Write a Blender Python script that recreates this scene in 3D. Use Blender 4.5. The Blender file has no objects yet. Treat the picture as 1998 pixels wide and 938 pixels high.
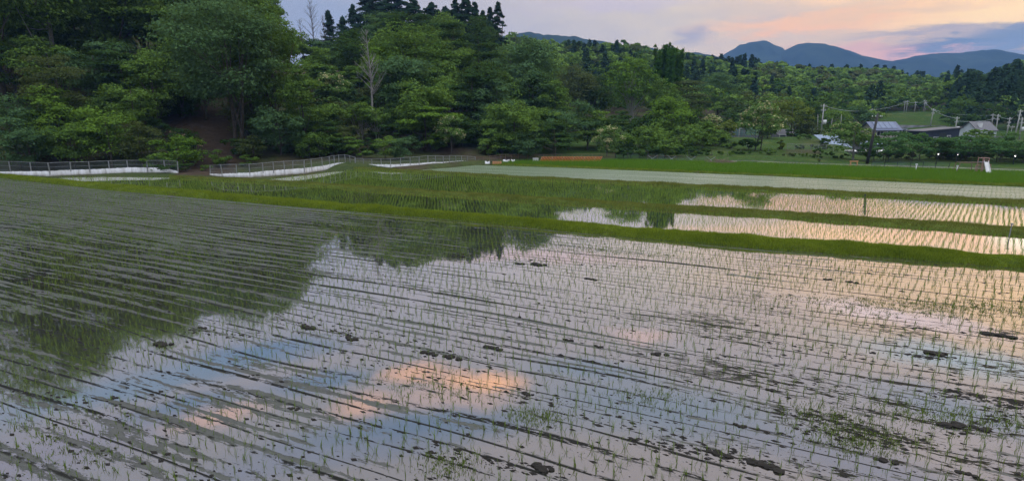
import bpy, math, random
import numpy as np
R = math.radians
rng = np.random.default_rng(7)
random.seed(7)
SC = bpy.context.scene
COL = SC.collection
CAMH, F, PITCH = 6.0, 1120.0, R(12.14)
cP, sP = math.cos(PITCH), math.sin(PITCH)

# ------------------------------------------------------------------ camera
cd = bpy.data.cameras.new('camera'); cam = bpy.data.objects.new('camera', cd); COL.objects.link(cam)
cam.location = (0, 0, CAMH); cam.rotation_euler = (R(90) - PITCH, 0, 0)
cd.sensor_width = 36; cd.lens = 36 * F / 1998; cd.clip_end = 9000; cd.clip_start = 0.1
SC.camera = cam
SC.view_settings.view_transform = 'Standard'; SC.view_settings.look = 'None'
SC.view_settings.exposure = 0; SC.view_settings.gamma = 1
SC.cycles.max_bounces = 7; SC.cycles.diffuse_bounces = 2; SC.cycles.glossy_bounces = 3
SC.cycles.transmission_bounces = 3; SC.cycles.volume_bounces = 1; SC.cycles.transparent_max_bounces = 8
SC.cycles.caustics_reflective = False; SC.cycles.caustics_refractive = False

def ray(px, py):
    u = (px - 999) / F; v = (469 - py) / F
    return np.array([u, cP + v * sP, -sP + v * cP])
def G(px, py, z=0.0):
    d = ray(px, py); t = (z - CAMH) / d[2]
    return (d[0] * t, d[1] * t)
def P(px, py, D):
    d = ray(px, py); t = D / d[1]
    return np.array([d[0] * t, D, CAMH + d[2] * t])
def skydir(px, py, refl=False):
    d = ray(px, py); d = d / np.linalg.norm(d)
    if refl: d[2] = -d[2]
    return math.atan2(d[0], d[1]), math.asin(d[2])

# ------------------------------------------------------------------ node helper
class NT:
    def __init__(s, tree): s.t = tree; s.n = tree.nodes; s.l = tree.links
    def node(s, typ, **kw):
        n = s.n.new(typ)
        for k, v in kw.items(): setattr(n, k, v)
        return n
    def put(s, sock, v):
        if isinstance(v, bpy.types.NodeSocket): s.l.new(v, sock)
        elif v is not None:
            if isinstance(v, (tuple, list)) and len(v) == 3 and sock.type == 'RGBA': v = (*v, 1)
            sock.default_value = v
    def math(s, op, a, b=None, c=None, clamp=False):
        n = s.node('ShaderNodeMath', operation=op, use_clamp=clamp); s.put(n.inputs[0], a); s.put(n.inputs[1], b)
        if c is not None: s.put(n.inputs[2], c)
        return n.outputs[0]
    def vmath(s, op, a, b=None):
        n = s.node('ShaderNodeVectorMath', operation=op); s.put(n.inputs[0], a)
        if b is not None: s.put(n.inputs[1], b)
        return n.outputs['Value'] if op in ('LENGTH', 'DISTANCE', 'DOT_PRODUCT') else n.outputs[0]
    def mix(s, f, a, b):
        n = s.node('ShaderNodeMix', data_type='RGBA'); s.put(n.inputs[0], f); s.put(n.inputs[6], a); s.put(n.inputs[7], b); return n.outputs[2]
    def noise(s, vec, scale, detail=3, rough=.55, dist=0):
        n = s.node('ShaderNodeTexNoise'); s.put(n.inputs['Vector'], vec); n.inputs['Scale'].default_value = scale
        n.inputs['Detail'].default_value = detail; n.inputs['Roughness'].default_value = rough; n.inputs['Distortion'].default_value = dist
        return n
    def mapr(s, v, a, b, c=0.0, d=1.0, smooth=False):
        n = s.node('ShaderNodeMapRange')
        if smooth: n.interpolation_type = 'SMOOTHSTEP'
        s.put(n.inputs[0], v); s.put(n.inputs[1], a); s.put(n.inputs[2], b); s.put(n.inputs[3], c); s.put(n.inputs[4], d); return n.outputs[0]
    def xyz(s, x, y, z=0.0):
        n = s.node('ShaderNodeCombineXYZ'); s.put(n.inputs[0], x); s.put(n.inputs[1], y); s.put(n.inputs[2], z); return n.outputs[0]
    def sep(s, v):
        n = s.node('ShaderNodeSeparateXYZ'); s.put(n.inputs[0], v); return n.outputs
    def ramp(s, v, stops):
        n = s.node('ShaderNodeValToRGB'); e = n.color_ramp.elements
        while len(e) < len(stops): e.new(.5)
        for el, (p, c) in zip(e, stops): el.position = p; el.color = (*c, 1)
        s.put(n.inputs[0], v); return n.outputs[0]

# ------------------------------------------------------------------ world: dusk sky with broken cloud
W = bpy.data.worlds.new('World'); SC.world = W; W.use_nodes = True
T = NT(W.node_tree); T.n.clear()
SUN_AZ, SUN_EL = 58.0, 13.0
sky = T.node('ShaderNodeTexSky', sky_type='NISHITA'); sky.sun_disc = False
sky.sun_elevation = R(SUN_EL); sky.sun_rotation = R(SUN_AZ)
tc = T.node('ShaderNodeTexCoord').outputs['Generated']
dx, dy, dz = T.sep(tc)[:]
el = T.math('ARCSINE', dz); az = T.math('ARCTAN2', dx, dy)
# streaky cloud coordinates (clouds flatten towards the horizon)
den = T.math('ADD', T.math('MAXIMUM', dz, 0.0), 0.12)
cv = T.xyz(T.math('DIVIDE', dx, den), T.math('DIVIDE', dy, den), 0)
n1 = T.noise(cv, 1.1, 7, .58, .3); n2 = T.noise(cv, 3.6, 6, .6, .2); n3 = T.noise(T.xyz(az, T.math('MULTIPLY', el, 4.0), 3.3), 2.2, 6, .55, .4)
azn = T.mapr(az, R(-60), R(60), 0, 1)
low = T.ramp(azn, [(0, (.30, .33, .42)), (.33, (.42, .43, .50)), (.5, (.74, .64, .57)), (.62, (.94, .75, .52)), (.70, (1.1, .76, .44)), (.78, (1.35, .84, .30)), (.87, (1.45, .88, .28)), (1, (.6, .42, .34))])
high = T.ramp(azn, [(0, (.30, .32, .38)), (.5, (.46, .43, .44)), (.8, (.50, .45, .45)), (1, (.36, .35, .39))])
col = T.mix(T.mapr(el, R(10), R(24), 0, 1, True), low, high)
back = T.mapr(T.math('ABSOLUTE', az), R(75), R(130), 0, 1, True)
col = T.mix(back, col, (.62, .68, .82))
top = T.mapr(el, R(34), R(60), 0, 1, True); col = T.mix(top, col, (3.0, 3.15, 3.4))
# pinkish band low over the ridge
col = T.mix(T.math('MULTIPLY', T.mapr(el, R(4), R(8), .35, 0, True), T.mapr(azn, .5, .8, 0, 1)), col, (.92, .50, .40))
# large scale cloud tone
col = T.mix(T.mapr(n3.outputs[0], .35, .65, .0, .30, True), col, T.mix(T.mapr(azn, .45, .9), (.48, .44, .47), (.85, .62, .46)))
col = T.mix(T.math('MULTIPLY', T.mapr(n2.outputs[0], .42, .68, 0, .3), T.mapr(azn, .6, .85, 1, .25)), col, (.58, .49, .49))
wx = T.math('SUBTRACT', n1.outputs[0], .5); wy = T.math('SUBTRACT', n2.outputs[0], .5)
wc = T.xyz(T.math('ADD', az, T.math('MULTIPLY', wx, .30)), T.math('ADD', el, T.math('MULTIPLY', T.math('ADD', wy, T.math('MULTIPLY', wx, .5)), .16)), 0)
wc2 = T.xyz(T.math('ADD', az, T.math('ADD', T.math('MULTIPLY', wx, .10), T.math('MULTIPLY', wy, .10))), T.math('ADD', el, T.math('ADD', T.math('MULTIPLY', wy, .045), T.math('MULTIPLY', wx, .025))), 0)
def blob(px, py, w, h, c, s=1.0, refl=True, soft=.15):
    global col
    wc = wc2
    a, e = skydir(px, py, refl)
    d = T.vmath('LENGTH', T.vmath('MULTIPLY', T.vmath('SUBTRACT', wc, (a, e, 0)), (F / w, F / h, 0)))
    col = T.mix(T.mapr(d, 1.35, soft, 0, s, True), col, c)
# blue gaps and lit cloud, placed by the directions the still water mirrors
BLUE = (.15, .26, .42); LBLUE = (.24, .34, .46)
for a in [(1300, 800, 330, 55, LBLUE, .75), (800, 835, 330, 42, BLUE, .85), (500, 692, 170, 26, BLUE, .95), (250, 750, 230, 24, LBLUE, .9),
          (620, 742, 120, 18, BLUE, .8), (340, 795, 120, 20, BLUE, .9), (1880, 705, 190, 26, (.50, .60, .66), .9), (1150, 720, 160, 26, LBLUE, .7),
          (1850, 790, 150, 26, LBLUE, .6), (560, 905, 300, 30, (.33, .36, .47), .8), (1650, 900, 260, 34, (.36, .36, .44), .8), (100, 880, 200, 36, (.36, .34, .42), .8)]:
    blob(*a)
for a in [(935, 742, 95, 20, (1.5, .80, .42), 1), (815, 728, 85, 20, (1.15, .66, .42), .95), (700, 788, 75, 24, (1.0, .62, .45), .9), (880, 775, 150, 26, (.85, .60, .52), .7), (420, 812, 90, 18, (.92, .60, .48), .85),
          (1245, 650, 70, 16, (.95, .66, .58), .8), (1720, 612, 120, 13, (1.15, .88, .82), .95), (1860, 640, 120, 14, (.95, .74, .72), .7), (1060, 500, 260, 16, (.95, .66, .62), .7),
          (1180, 430, 170, 16, (.75, .62, .66), .7), (1420, 455, 110, 14, (1.3, .80, .44), .85), (1690, 462, 200, 24, (1.6, .94, .38), .95), (1640, 405, 260, 18, (1.5, .72, .25), .9),
          (1920, 455, 160, 22, (1.6, .86, .34), .9), (2020, 470, 70, 18, (2.0, 1.7, 1.2), 1), (1940, 430, 190, 18, (2.0, 1.05, .30), .95)]:
    blob(*a)
for a in [(1960, 22, 170, 24, (1.6, 1.05, .38), .95, False), (1740, 30, 150, 12, (1.15, .72, .34), .8, False), (1880, 93, 105, 17, (.14, .21, .33), 1.0, False, .6), (1990, 60, 60, 13, (.17, .23, .33), .95, False, .5),
          (1960, 100, 90, 16, (.18, .26, .40), .85, False), (1800, 66, 110, 8, (.40, .34, .38), .75, False), (1640, 100, 120, 14, (1.0, .46, .40), .7, False), (1760, 108, 90, 9, (1.15, .55, .42), .8, False),
          (640, 20, 130, 60, (.33, .39, .53), .6, False), (1345, 70, 40, 16, (.42, .38, .46), .7, False)]:
    blob(*a)
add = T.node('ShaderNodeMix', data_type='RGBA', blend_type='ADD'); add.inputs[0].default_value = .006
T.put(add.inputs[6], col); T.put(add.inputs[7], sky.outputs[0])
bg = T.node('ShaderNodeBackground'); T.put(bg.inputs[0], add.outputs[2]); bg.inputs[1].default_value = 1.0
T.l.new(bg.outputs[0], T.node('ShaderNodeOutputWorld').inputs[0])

# ------------------------------------------------------------------ sun (veiled, low, behind the right of the ridge)
sd = bpy.data.lights.new('sun', 'SUN'); so = bpy.data.objects.new('sun', sd); COL.objects.link(so)
sd.energy = 0.5; sd.angle = R(12); sd.color = (1, .72, .46)
so.rotation_euler = (R(90 - SUN_EL), 0, R(180 - SUN_AZ))

# ------------------------------------------------------------------ materials
def new_mat(name):
    m = bpy.data.materials.new(name); m.use_nodes = True; t = NT(m.node_tree); t.n.clear()
    out = t.node('ShaderNodeOutputMaterial'); return m, t, out
def coords(t): return t.node('ShaderNodeTexCoord').outputs['Object']
def wpos(t): return t.node('ShaderNodeNewGeometry').outputs['Position']
def princ(t, out, **kw):
    b = t.node('ShaderNodeBsdfPrincipled')
    for k, v in kw.items(): t.put(b.inputs[k.replace('_', ' ')], v)
    t.l.new(b.outputs[0], out.inputs[0]); return b
def simple(name, c, rough=.7, var=.15, scale=3.0, metal=0.0):
    m, t, out = new_mat(name)
    n = t.noise(coords(t), scale, 5)
    k = t.mapr(n.outputs[0], .3, .7, 1 - var * 2, 1 + var)
    cc = t.vmath('SCALE', tuple(c)); cc.node.inputs['Scale'].default_value = 1
    t.l.new(k, cc.node.inputs['Scale'])
    princ(t, out, Base_Color=cc, Roughness=rough, Metallic=metal)
    return m
def leafmat(name, c0, c1, trans=.3, per_obj=.35, flower=None, ffrac=.2):
    """leaves: colour differs leaf by leaf and tree by tree"""
    m, t, out = new_mat(name)
    g = t.node('ShaderNodeNewGeometry'); oi = t.node('ShaderNodeObjectInfo')
    r = t.math('ADD', t.math('MULTIPLY', g.outputs['Random Per Island'], 1 - per_obj), t.math('MULTIPLY', oi.outputs['Random'], per_obj))
    n = t.noise(g.outputs['Position'], .6, 4, .65)
    r = t.math('ADD', t.math('MULTIPLY', r, .65), t.math('MULTIPLY', t.mapr(n.outputs[0], .3, .7), .35))
    at = t.node('ShaderNodeAttribute', attribute_name='tint')
    r = t.math('ADD', r, at.outputs['Fac'], clamp=True)
    col = t.mix(r, c0, c1)
    if flower:
        a2 = t.node('ShaderNodeAttribute', attribute_name='flower')
        col = t.mix(a2.outputs['Fac'], col, flower)
    d = t.node('ShaderNodeBsdfDiffuse'); t.put(d.inputs[0], col)
    tr = t.node('ShaderNodeBsdfTranslucent'); t.put(tr.inputs[0], t.mix(.35, col, (.20, .24, .03)) if not flower else col)
    mx = t.node('ShaderNodeMixShader'); mx.inputs[0].default_value = trans
    t.l.new(d.outputs[0], mx.inputs[1]); t.l.new(tr.outputs[0], mx.inputs[2]); t.l.new(mx.outputs[0], out.inputs[0])
    return m
M = {}
M['leaf_mid'] = leafmat('foliage_mid', (.030, .080, .016), (.20, .32, .062))
M['leaf_blue'] = leafmat('foliage_blue_green', (.04, .095, .036), (.13, .225, .09))
M['leaf_dark'] = leafmat('foliage_dark', (.016, .042, .012), (.068, .13, .034))
M['leaf_bright'] = leafmat('foliage_bright', (.06, .14, .018), (.19, .31, .045))
M['leaf_yellow'] = leafmat('foliage_yellow', (.08, .13, .02), (.19, .24, .05))
M['leaf_olive'] = leafmat('foliage_olive', (.05, .085, .025), (.12, .14, .05))
M['leaf_conifer'] = leafmat('needles', (.014, .036, .02), (.042, .082, .042), .12)
M['leaf_bamboo'] = leafmat('foliage_bamboo', (.03, .09, .012), (.07, .16, .02))
M['leaf_flower'] = leafmat('foliage_flowering', (.07, .14, .035), (.17, .27, .07), .25, flower=(.42, .40, .20))
M['leaf_cherry'] = leafmat('foliage_spreading', (.04, .11, .04), (.11, .21, .065))
M['bark'] = simple('bark', (.09, .075, .06), .9, .25, 4)
M['bark_pale'] = simple('bark_pale', (.26, .25, .23), .9, .25, 4)
M['rice'] = leafmat('rice_blades', (.12, .22, .035), (.24, .34, .07), .35, .1)
M['rice_n'] = leafmat('rice_blades_near_bund', (.18, .33, .035), (.31, .47, .07), .35, .1)
M['rice_b'] = leafmat('rice_blades_dense', (.09, .22, .012), (.17, .34, .03), .35, .1)
M['rice_c'] = leafmat('rice_blades_pale', (.15, .26, .05), (.26, .38, .09), .35, .1)
M['grass'] = leafmat('grass_blades', (.06, .12, .010), (.34, .42, .04), .38, .1)
M['grass_dry'] = leafmat('grass_blades_dry', (.09, .13, .018), (.28, .28, .07), .3, .1)
M['weed'] = leafmat('algae_weed', (.07, .11, .02), (.16, .22, .04), .3, .1)
M['clod'] = simple('wet_mud_clod', (.015, .0125, .0095), .85, .3, 20)
for n_ in M['clod'].node_tree.nodes:
    if n_.type == 'BSDF_PRINCIPLED': n_.inputs['Specular IOR Level'].default_value = .35
M['steel'] = simple('galvanised_steel', (.30, .31, .32), .5, .15, 6, .3)
M['brownpost'] = simple('weathered_post', (.20, .14, .10), .8, .2, 6)
M['darkpost'] = simple('dark_post', (.02, .03, .03), .6, .2, 6)
M['concrete'] = simple('pole_concrete', (.38, .38, .37), .8, .15, 3)
M['wood_dark'] = simple('dark_pole_wood', (.035, .035, .04), .8, .2, 3)
M['white'] = simple('white_sheet', (.60, .61, .64), .7, .16, 1.2)
M['paint'] = simple('white_paint', (.8, .8, .8), .5, .05, 2)
M['orange'] = simple('orange_plastic', (.72, .23, .07), .55, .15, 2)
M['orange_pale'] = simple('faded_orange', (.72, .34, .16), .6, .15, 2)
M['wire'] = simple('cable', (.10, .10, .11), .6, .1, 1)
M['pale_wire'] = simple('pale_cable', (.38, .42, .44), .6, .1, 1)
M['log'] = simple('cut_log', (.34, .20, .14), .85, .2, 5)
M['wall_beige'] = simple('beige_render', (.42, .38, .33), .85, .12, 1.5)
M['wall_grey'] = simple('grey_concrete', (.21, .21, .235), .9, .2, .8)
M['wall_white'] = simple('white_render', (.62, .68, .72), .85, .08, 1.5)
M['navy'] = simple('navy_cladding', (.018, .026, .055), .6, .12, 1)
M['glass'] = simple('dark_window', (.03, .035, .045), .15, .1, 1)
M['pink'] = simple('faded_pink_paint', (.45, .24, .22), .6, .1, 2)
M['teal'] = simple('teal_net', (.08, .20, .22), .8, .1, 2)
def sheetmat():
    m, t, out = new_mat('weathered_white_sheet'); p = wpos(t); x, y, z = t.sep(p)[:]
    st = t.noise(t.xyz(t.math('MULTIPLY', x, 2.2), t.math('MULTIPLY', y, 2.2), t.math('MULTIPLY', z, .6)), 1.0, 5, .7)
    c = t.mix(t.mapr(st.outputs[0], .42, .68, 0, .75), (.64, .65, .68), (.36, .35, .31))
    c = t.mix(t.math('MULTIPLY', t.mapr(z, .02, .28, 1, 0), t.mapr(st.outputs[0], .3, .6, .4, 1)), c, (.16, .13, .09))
    sm = t.mapr(t.math('FRACT', t.math('ADD', t.math('MULTIPLY', x, .42), t.math('MULTIPLY', y, .1))), 0, .03, .55, 1)
    cc = t.vmath('SCALE', c); t.l.new(sm, cc.node.inputs['Scale']); princ(t, out, Base_Color=cc, Roughness=.7); return m
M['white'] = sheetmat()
def roofmat(name, c, period=.5, axis=0, rough=.5):
    m, t, out = new_mat(name); o = coords(t); s = t.sep(o)[axis]
    st = t.math('FRACT', t.math('DIVIDE', s, period)); k = t.mapr(st, 0, .14, .55, 1)
    n = t.noise(o, 2, 4); k = t.math('MULTIPLY', k, t.mapr(n.outputs[0], .3, .7, .8, 1.1))
    cc = t.vmath('SCALE', tuple(c)); t.l.new(k, cc.node.inputs['Scale'])
    princ(t, out, Base_Color=cc, Roughness=rough); return m
M['roof_blue'] = roofmat('blue_ribbed_roof', (.19, .25, .34))
M['roof_grey'] = roofmat('grey_tiled_roof', (.10, .10, .115), .3)
M['roof_slate'] = roofmat('slate_blue_roof', (.10, .12, .20), .3)
M['panel'] = roofmat('solar_panel', (.10, .14, .24), 1.0, 0, .25)
M['fence_board'] = roofmat('vertical_boards', (.36, .33, .30), .18, 0, .8)
# thin netting, mostly air
def netmat(name, c, alpha):
    m, t, out = new_mat(name)
    p = wpos(t); n = t.noise(p, .8, 3)
    a = t.mapr(n.outputs[0], .3, .7, alpha * .5, alpha * 1.4)
    d = t.node('ShaderNodeBsdfDiffuse'); t.put(d.inputs[0], c)
    tr = t.node('ShaderNodeBsdfTransparent'); mx = t.node('ShaderNodeMixShader'); t.put(mx.inputs[0], a)
    t.l.new(tr.outputs[0], mx.inputs[1]); t.l.new(d.outputs[0], mx.inputs[2]); t.l.new(mx.outputs[0], out.inputs[0]); return m
M['net'] = netmat('netting', (.25, .30, .30), .16)
M['net_brown'] = netmat('netting_brown', (.22, .17, .13), .3)
M['net_green'] = netmat('netting_green', (.16, .26, .22), .25)
def lampmat():
    m, t, out = new_mat('lit_lamp'); e = t.node('ShaderNodeEmission'); e.inputs[0].default_value = (1, .92, .8, 1); e.inputs[1].default_value = 6
    t.l.new(e.outputs[0], out.inputs[0]); return m
M['lamp'] = lampmat()

# row direction of the paddies: parallel to the bunds
rd = np.array([-( -1375 - 999) / F, -1.0]); # placeholder, replaced below
_v = ray(-1375, 228); e1 = -np.array([_v[0], _v[1]]) / np.hypot(_v[0], _v[1])   # along rows, towards lower right
e1n = np.array([-e1[1], e1[0]])                                                   # across rows
if e1n[1] < 0: e1n = -e1n
_v = ray(1960, 228); e2 = np.array([_v[0], _v[1]]) / np.hypot(_v[0], _v[1])       # oblique file direction of the planting

def watermat(name, mud=0.0, deep=(.055, .05, .042), refl0=.47, rough=.03, film=(.055, .056, .050), hi=.93):
    """still shallow water over mud; mud>0 adds furrow ridges and floating silt in bands along the planting rows"""
    m, t, out = new_mat(name); p = wpos(t)
    s = t.vmath('DOT_PRODUCT', p, (e1[0], e1[1], 0)); q = t.vmath('DOT_PRODUCT', p, (e1n[0], e1n[1], 0))
    lw = t.node('ShaderNodeLayerWeight'); lw.inputs[0].default_value = .5
    fac = t.mapr(lw.outputs['Facing'], .35, .95, refl0, hi)
    fac = t.math('MULTIPLY', fac, t.mapr(t.noise(t.xyz(t.math('MULTIPLY', s, .05), t.math('MULTIPLY', q, 1.6), 3.0), 1, 4).outputs[0], .35, .65, .45, 1.0)) if hi < .9 else fac
    gl = t.node('ShaderNodeBsdfGlossy'); t.put(gl.inputs[0], (1.0, .97, .94)); t.put(gl.inputs['Roughness'], rough)
    bn = t.noise(p, 2.2, 3); bump = t.node('ShaderNodeBump'); bump.inputs['Strength'].default_value = .035; bump.inputs['Distance'].default_value = .02
    t.l.new(bn.outputs[0], bump.inputs['Height']); t.l.new(bump.outputs[0], gl.inputs['Normal'])
    df = t.node('ShaderNodeBsdfDiffuse'); bedn = t.noise(p, 1.3, 4)
    t.put(df.inputs[0], t.mix(bedn.outputs[0], tuple(x * .7 for x in deep), tuple(x * 1.5 for x in deep)))
    mx = t.node('ShaderNodeMixShader'); t.put(mx.inputs[0], fac); t.l.new(df.outputs[0], mx.inputs[1]); t.l.new(gl.outputs[0], mx.inputs[2])
    if mud <= 0:
        t.l.new(mx.outputs[0], out.inputs[0]); return m
    # wobble the rows a little
    patchn = None
    wob = t.math('MULTIPLY', t.math('SUBTRACT', t.noise(t.xyz(t.math('MULTIPLY', s, .05), t.math('MULTIPLY', q, .12), 0), 1, 2).outputs[0], .5), 1.6)
    qq = t.math('ADD', q, t.math('ADD', wob, t.math('MULTIPLY', t.math('SUBTRACT', t.noise(t.xyz(t.math('MULTIPLY', s, .035), t.math('MULTIPLY', q, .55), 4.0), 1, 2).outputs[0], .5), 1.0)))
    st = t.xyz(t.math('MULTIPLY', s, .10), t.math('MULTIPLY', qq, 1.0), 0)
    fine = t.noise(t.xyz(t.math('MULTIPLY', s, .9), t.math('MULTIPLY', qq, 5.0), 0), 1.0, 6, .68)
    band = t.noise(st, 1.5, 3, .5)                                   # metre wide bands
    band2 = t.noise(t.xyz(t.math('MULTIPLY', s, .05), t.math('MULTIPLY', qq, 3.1), 2.0), 1.0, 2, .5)
    per = t.math('SINE', t.math('MULTIPLY', qq, 2 * math.pi / .62))
    per2 = t.math('SINE', t.math('MULTIPLY', qq, 2 * math.pi / .305))
    # where the field is muddier: left and far side; the near right is mostly open water
    x, y, _ = t.sep(p)[:]
    azx = t.math('DIVIDE', x, t.math('MAXIMUM', y, 1.0))
    zone = t.math('ADD', t.mapr(x, -24, 0, .31, 0.0, True), t.mapr(q, 8, 32, 0, .0))
    nearleft = t.mapr(x, -3, 2, .12, 0, True)
    patchn = t.noise(p, .10, 3, .5).outputs[0]; patch = t.mapr(patchn, .35, .68, -.16, .16)
    farm = t.math('MULTIPLY', t.mapr(y, 27, 40, 0, .15, True), t.mapr(x, 30, -6, .25, 1.0))
    lvl = t.math('ADD', t.math('ADD', t.math('ADD', zone, nearleft), farm), patch)
    hgt = t.math('ADD', t.math('ADD', t.math('MULTIPLY', t.math('SUBTRACT', band.outputs[0], .5), .8), t.math('MULTIPLY', per, t.mapr(patchn, .35, .65, .06, .26))),
                 t.math('ADD', t.math('MULTIPLY', t.math('SUBTRACT', band2.outputs[0], .5), .75), t.math('MULTIPLY', per2, .11)))
    hgt = t.math('ADD', hgt, t.math('MULTIPLY', t.math('SUBTRACT', fine.outputs[0], .5), 1.15))
    rag = t.noise(t.xyz(t.math('MULTIPLY', s, 2.6), t.math('MULTIPLY', q, 10.0), 1.0), 1.0, 5, .7)
    hgt = t.math('ADD', hgt, t.math('MULTIPLY', t.math('SUBTRACT', rag.outputs[0], .5), .9))
    hgt = t.math('ADD', hgt, t.math('SUBTRACT', lvl, .42 - mud))
    # thin dark furrow lips, broken along their length, all over the field
    lip = t.math('SINE', t.math('ADD', t.math('MULTIPLY', qq, 2 * math.pi / .46), t.math('MULTIPLY', band2.outputs[0], 5.0)))
    brk = t.noise(t.xyz(t.math('MULTIPLY', s, .16), t.math('MULTIPLY', qq, 1.7), 7.0), 1.0, 4, .6)
    lipm = t.math('MULTIPLY', t.mapr(lip, .80, .95, 0, 1), t.mapr(t.math('ADD', t.math('ADD', brk.outputs[0], t.math('MULTIPLY', t.math('SUBTRACT', rag.outputs[0], .5), 1.2)), t.math('MULTIPLY', farm, .3)), .455, .50, 0, 1))
    pn = t.noise(t.xyz(t.math('MULTIPLY', s, .22), t.math('MULTIPLY', q, .75), 5.0), 1.0, 7, .72)
    rightzone = t.math('MULTIPLY', t.mapr(y, 21, 15, 0, 1, True), t.mapr(x, 1.5, 6, 0, 1, True))
    pm = t.math('MULTIPLY', t.mapr(t.math('ADD', pn.outputs[0], t.math('MULTIPLY', t.math('SUBTRACT', rag.outputs[0], .5), .85)), .575, .60, 0, 1), rightzone)
    cover0 = t.mapr(hgt, 0, .06, 0, 1); cover = t.math('MAXIMUM', t.math('MAXIMUM', cover0, lipm), pm)
    spk = t.noise(t.xyz(t.math('MULTIPLY', s, 4.0), t.math('MULTIPLY', q, 9), 0), 1, 5, .7)
    dark = t.mapr(spk.outputs[0], .55, .66, 0, 1)
    ridge = t.mapr(hgt, .0, .10, 1, 0)                                # thin dark wet rim on each ridge
    gr = t.mapr(t.noise(p, .35, 4, .6).outputs[0], .45, .62, 0, 1)
    fc = t.mix(t.math('MULTIPLY', gr, t.mapr(y, 10, 40, .25, .9)), film, (.055, .085, .038))
    fc = t.mix(t.mapr(fine.outputs[0], .35, .65, .0, .6), fc, tuple(c * 1.6 for c in film))
    fc = t.mix(t.math('MULTIPLY', dark, .75), fc, (.02, .02, .018))
    fc = t.mix(t.math('MULTIPLY', ridge, .85), fc, (.016, .016, .014))
    fc = t.mix(pm, fc, t.mix(t.mapr(spk.outputs[0], .45, .6), (.010, .009, .007), (.026, .032, .012)))
    fc = t.mix(t.math('MULTIPLY', lipm, .85), fc, (.012, .012, .010))
    pb = t.node('ShaderNodeBsdfPrincipled'); t.put(pb.inputs['Base Color'], fc)
    t.put(pb.inputs['Roughness'], t.mapr(fine.outputs[0], .3, .7, .30, .62)); t.put(pb.inputs['Specular IOR Level'], t.mapr(t.math('MAXIMUM', pm, lipm), 0, 1, .5, .08))
    b2 = t.node('ShaderNodeBump'); b2.inputs['Strength'].default_value = .7; b2.inputs['Distance'].default_value = .05
    t.l.new(hgt, b2.inputs['Height']); t.l.new(b2.outputs[0], pb.inputs['Normal'])
    m2 = t.node('ShaderNodeMixShader'); t.put(m2.inputs[0], cover); t.l.new(mx.outputs[0], m2.inputs[1]); t.l.new(pb.outputs[0], m2.inputs[2])
    t.l.new(m2.outputs[0], out.inputs[0]); return m
M['water_a'] = watermat('paddy_water_muddy', .13)
M['water_b'] = watermat('paddy_water_near', -.42, refl0=.6)
M['water_c'] = watermat('paddy_water', 0, refl0=.6)
M['water_d'] = watermat('paddy_water_rippled', 0, deep=(.07, .12, .05), refl0=.30, rough=.32, hi=.55)

def groundmat():
    m, t, out = new_mat('ground_cover'); p = wpos(t)
    n = t.noise(p, .12, 5, .6); n2 = t.noise(p, 1.7, 6, .65); n3 = t.noise(p, .035, 3)
    g = t.mix(t.mapr(n2.outputs[0], .3, .7), (.022, .052, .009), (.055, .100, .020)); g = t.mix(t.mapr(t.noise(p, .25, 5, .7).outputs[0], .52, .66, 0, .5), g, (.10, .11, .03))
    soil = t.mix(n2.outputs[0], (.022, .016, .011), (.105, .075, .052))
    at = t.node('ShaderNodeAttribute', attribute_name='soil')
    k = t.math('ADD', at.outputs['Fac'], t.mapr(n.outputs[0], .45, .62, -.3, .25), clamp=True)
    c = t.mix(k, g, soil)
    bump = t.node('ShaderNodeBump'); bump.inputs['Strength'].default_value = .8; bump.inputs['Distance'].default_value = .3
    t.l.new(n2.outputs[0], bump.inputs['Height'])
    b = princ(t, out, Base_Color=c, Roughness=.95); b.inputs['Specular IOR Level'].default_value = .08; t.l.new(bump.outputs[0], b.inputs['Normal']); return m
M['ground'] = groundmat()
def bundmat():
    m, t, out = new_mat('bund_turf'); p = wpos(t); n = t.noise(p, 1.2, 5, .6)
    c = t.mix(t.mapr(n.outputs[0], .35, .65), (.045, .065, .012), (.09, .13, .022)); n4 = t.noise(p, .5, 4, .7); c = t.mix(t.mapr(n4.outputs[0], .56, .68, 0, .8), c, (.09, .065, .035))
    princ(t, out, Base_Color=c, Roughness=.95).inputs['Specular IOR Level'].default_value = .08; return m
M['bund'] = bundmat()
def forestfar(name, a, b):
    m, t, out = new_mat(name); p = wpos(t); n = t.noise(p, .012, 8, .65)
    princ(t, out, Base_Color=t.mix(t.mapr(n.outputs[0], .35, .65), a, b), Roughness=1.0).inputs['Specular IOR Level'].default_value = .05; return m
M['mountain'] = forestfar('mountain_forest', (.010, .022, .016), (.030, .048, .030))
def pathmat():
    m, t, out = new_mat('gravel_path'); p = wpos(t); n = t.noise(p, 3, 6, .7); n2 = t.noise(p, .4, 3)
    c = t.mix(t.mapr(n2.outputs[0], .4, .6), t.mix(n.outputs[0], (.11, .10, .08), (.20, .19, .16)), (.16, .20, .09))
    princ(t, out, Base_Color=c, Roughness=.95); return m
M['path'] = pathmat()

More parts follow.
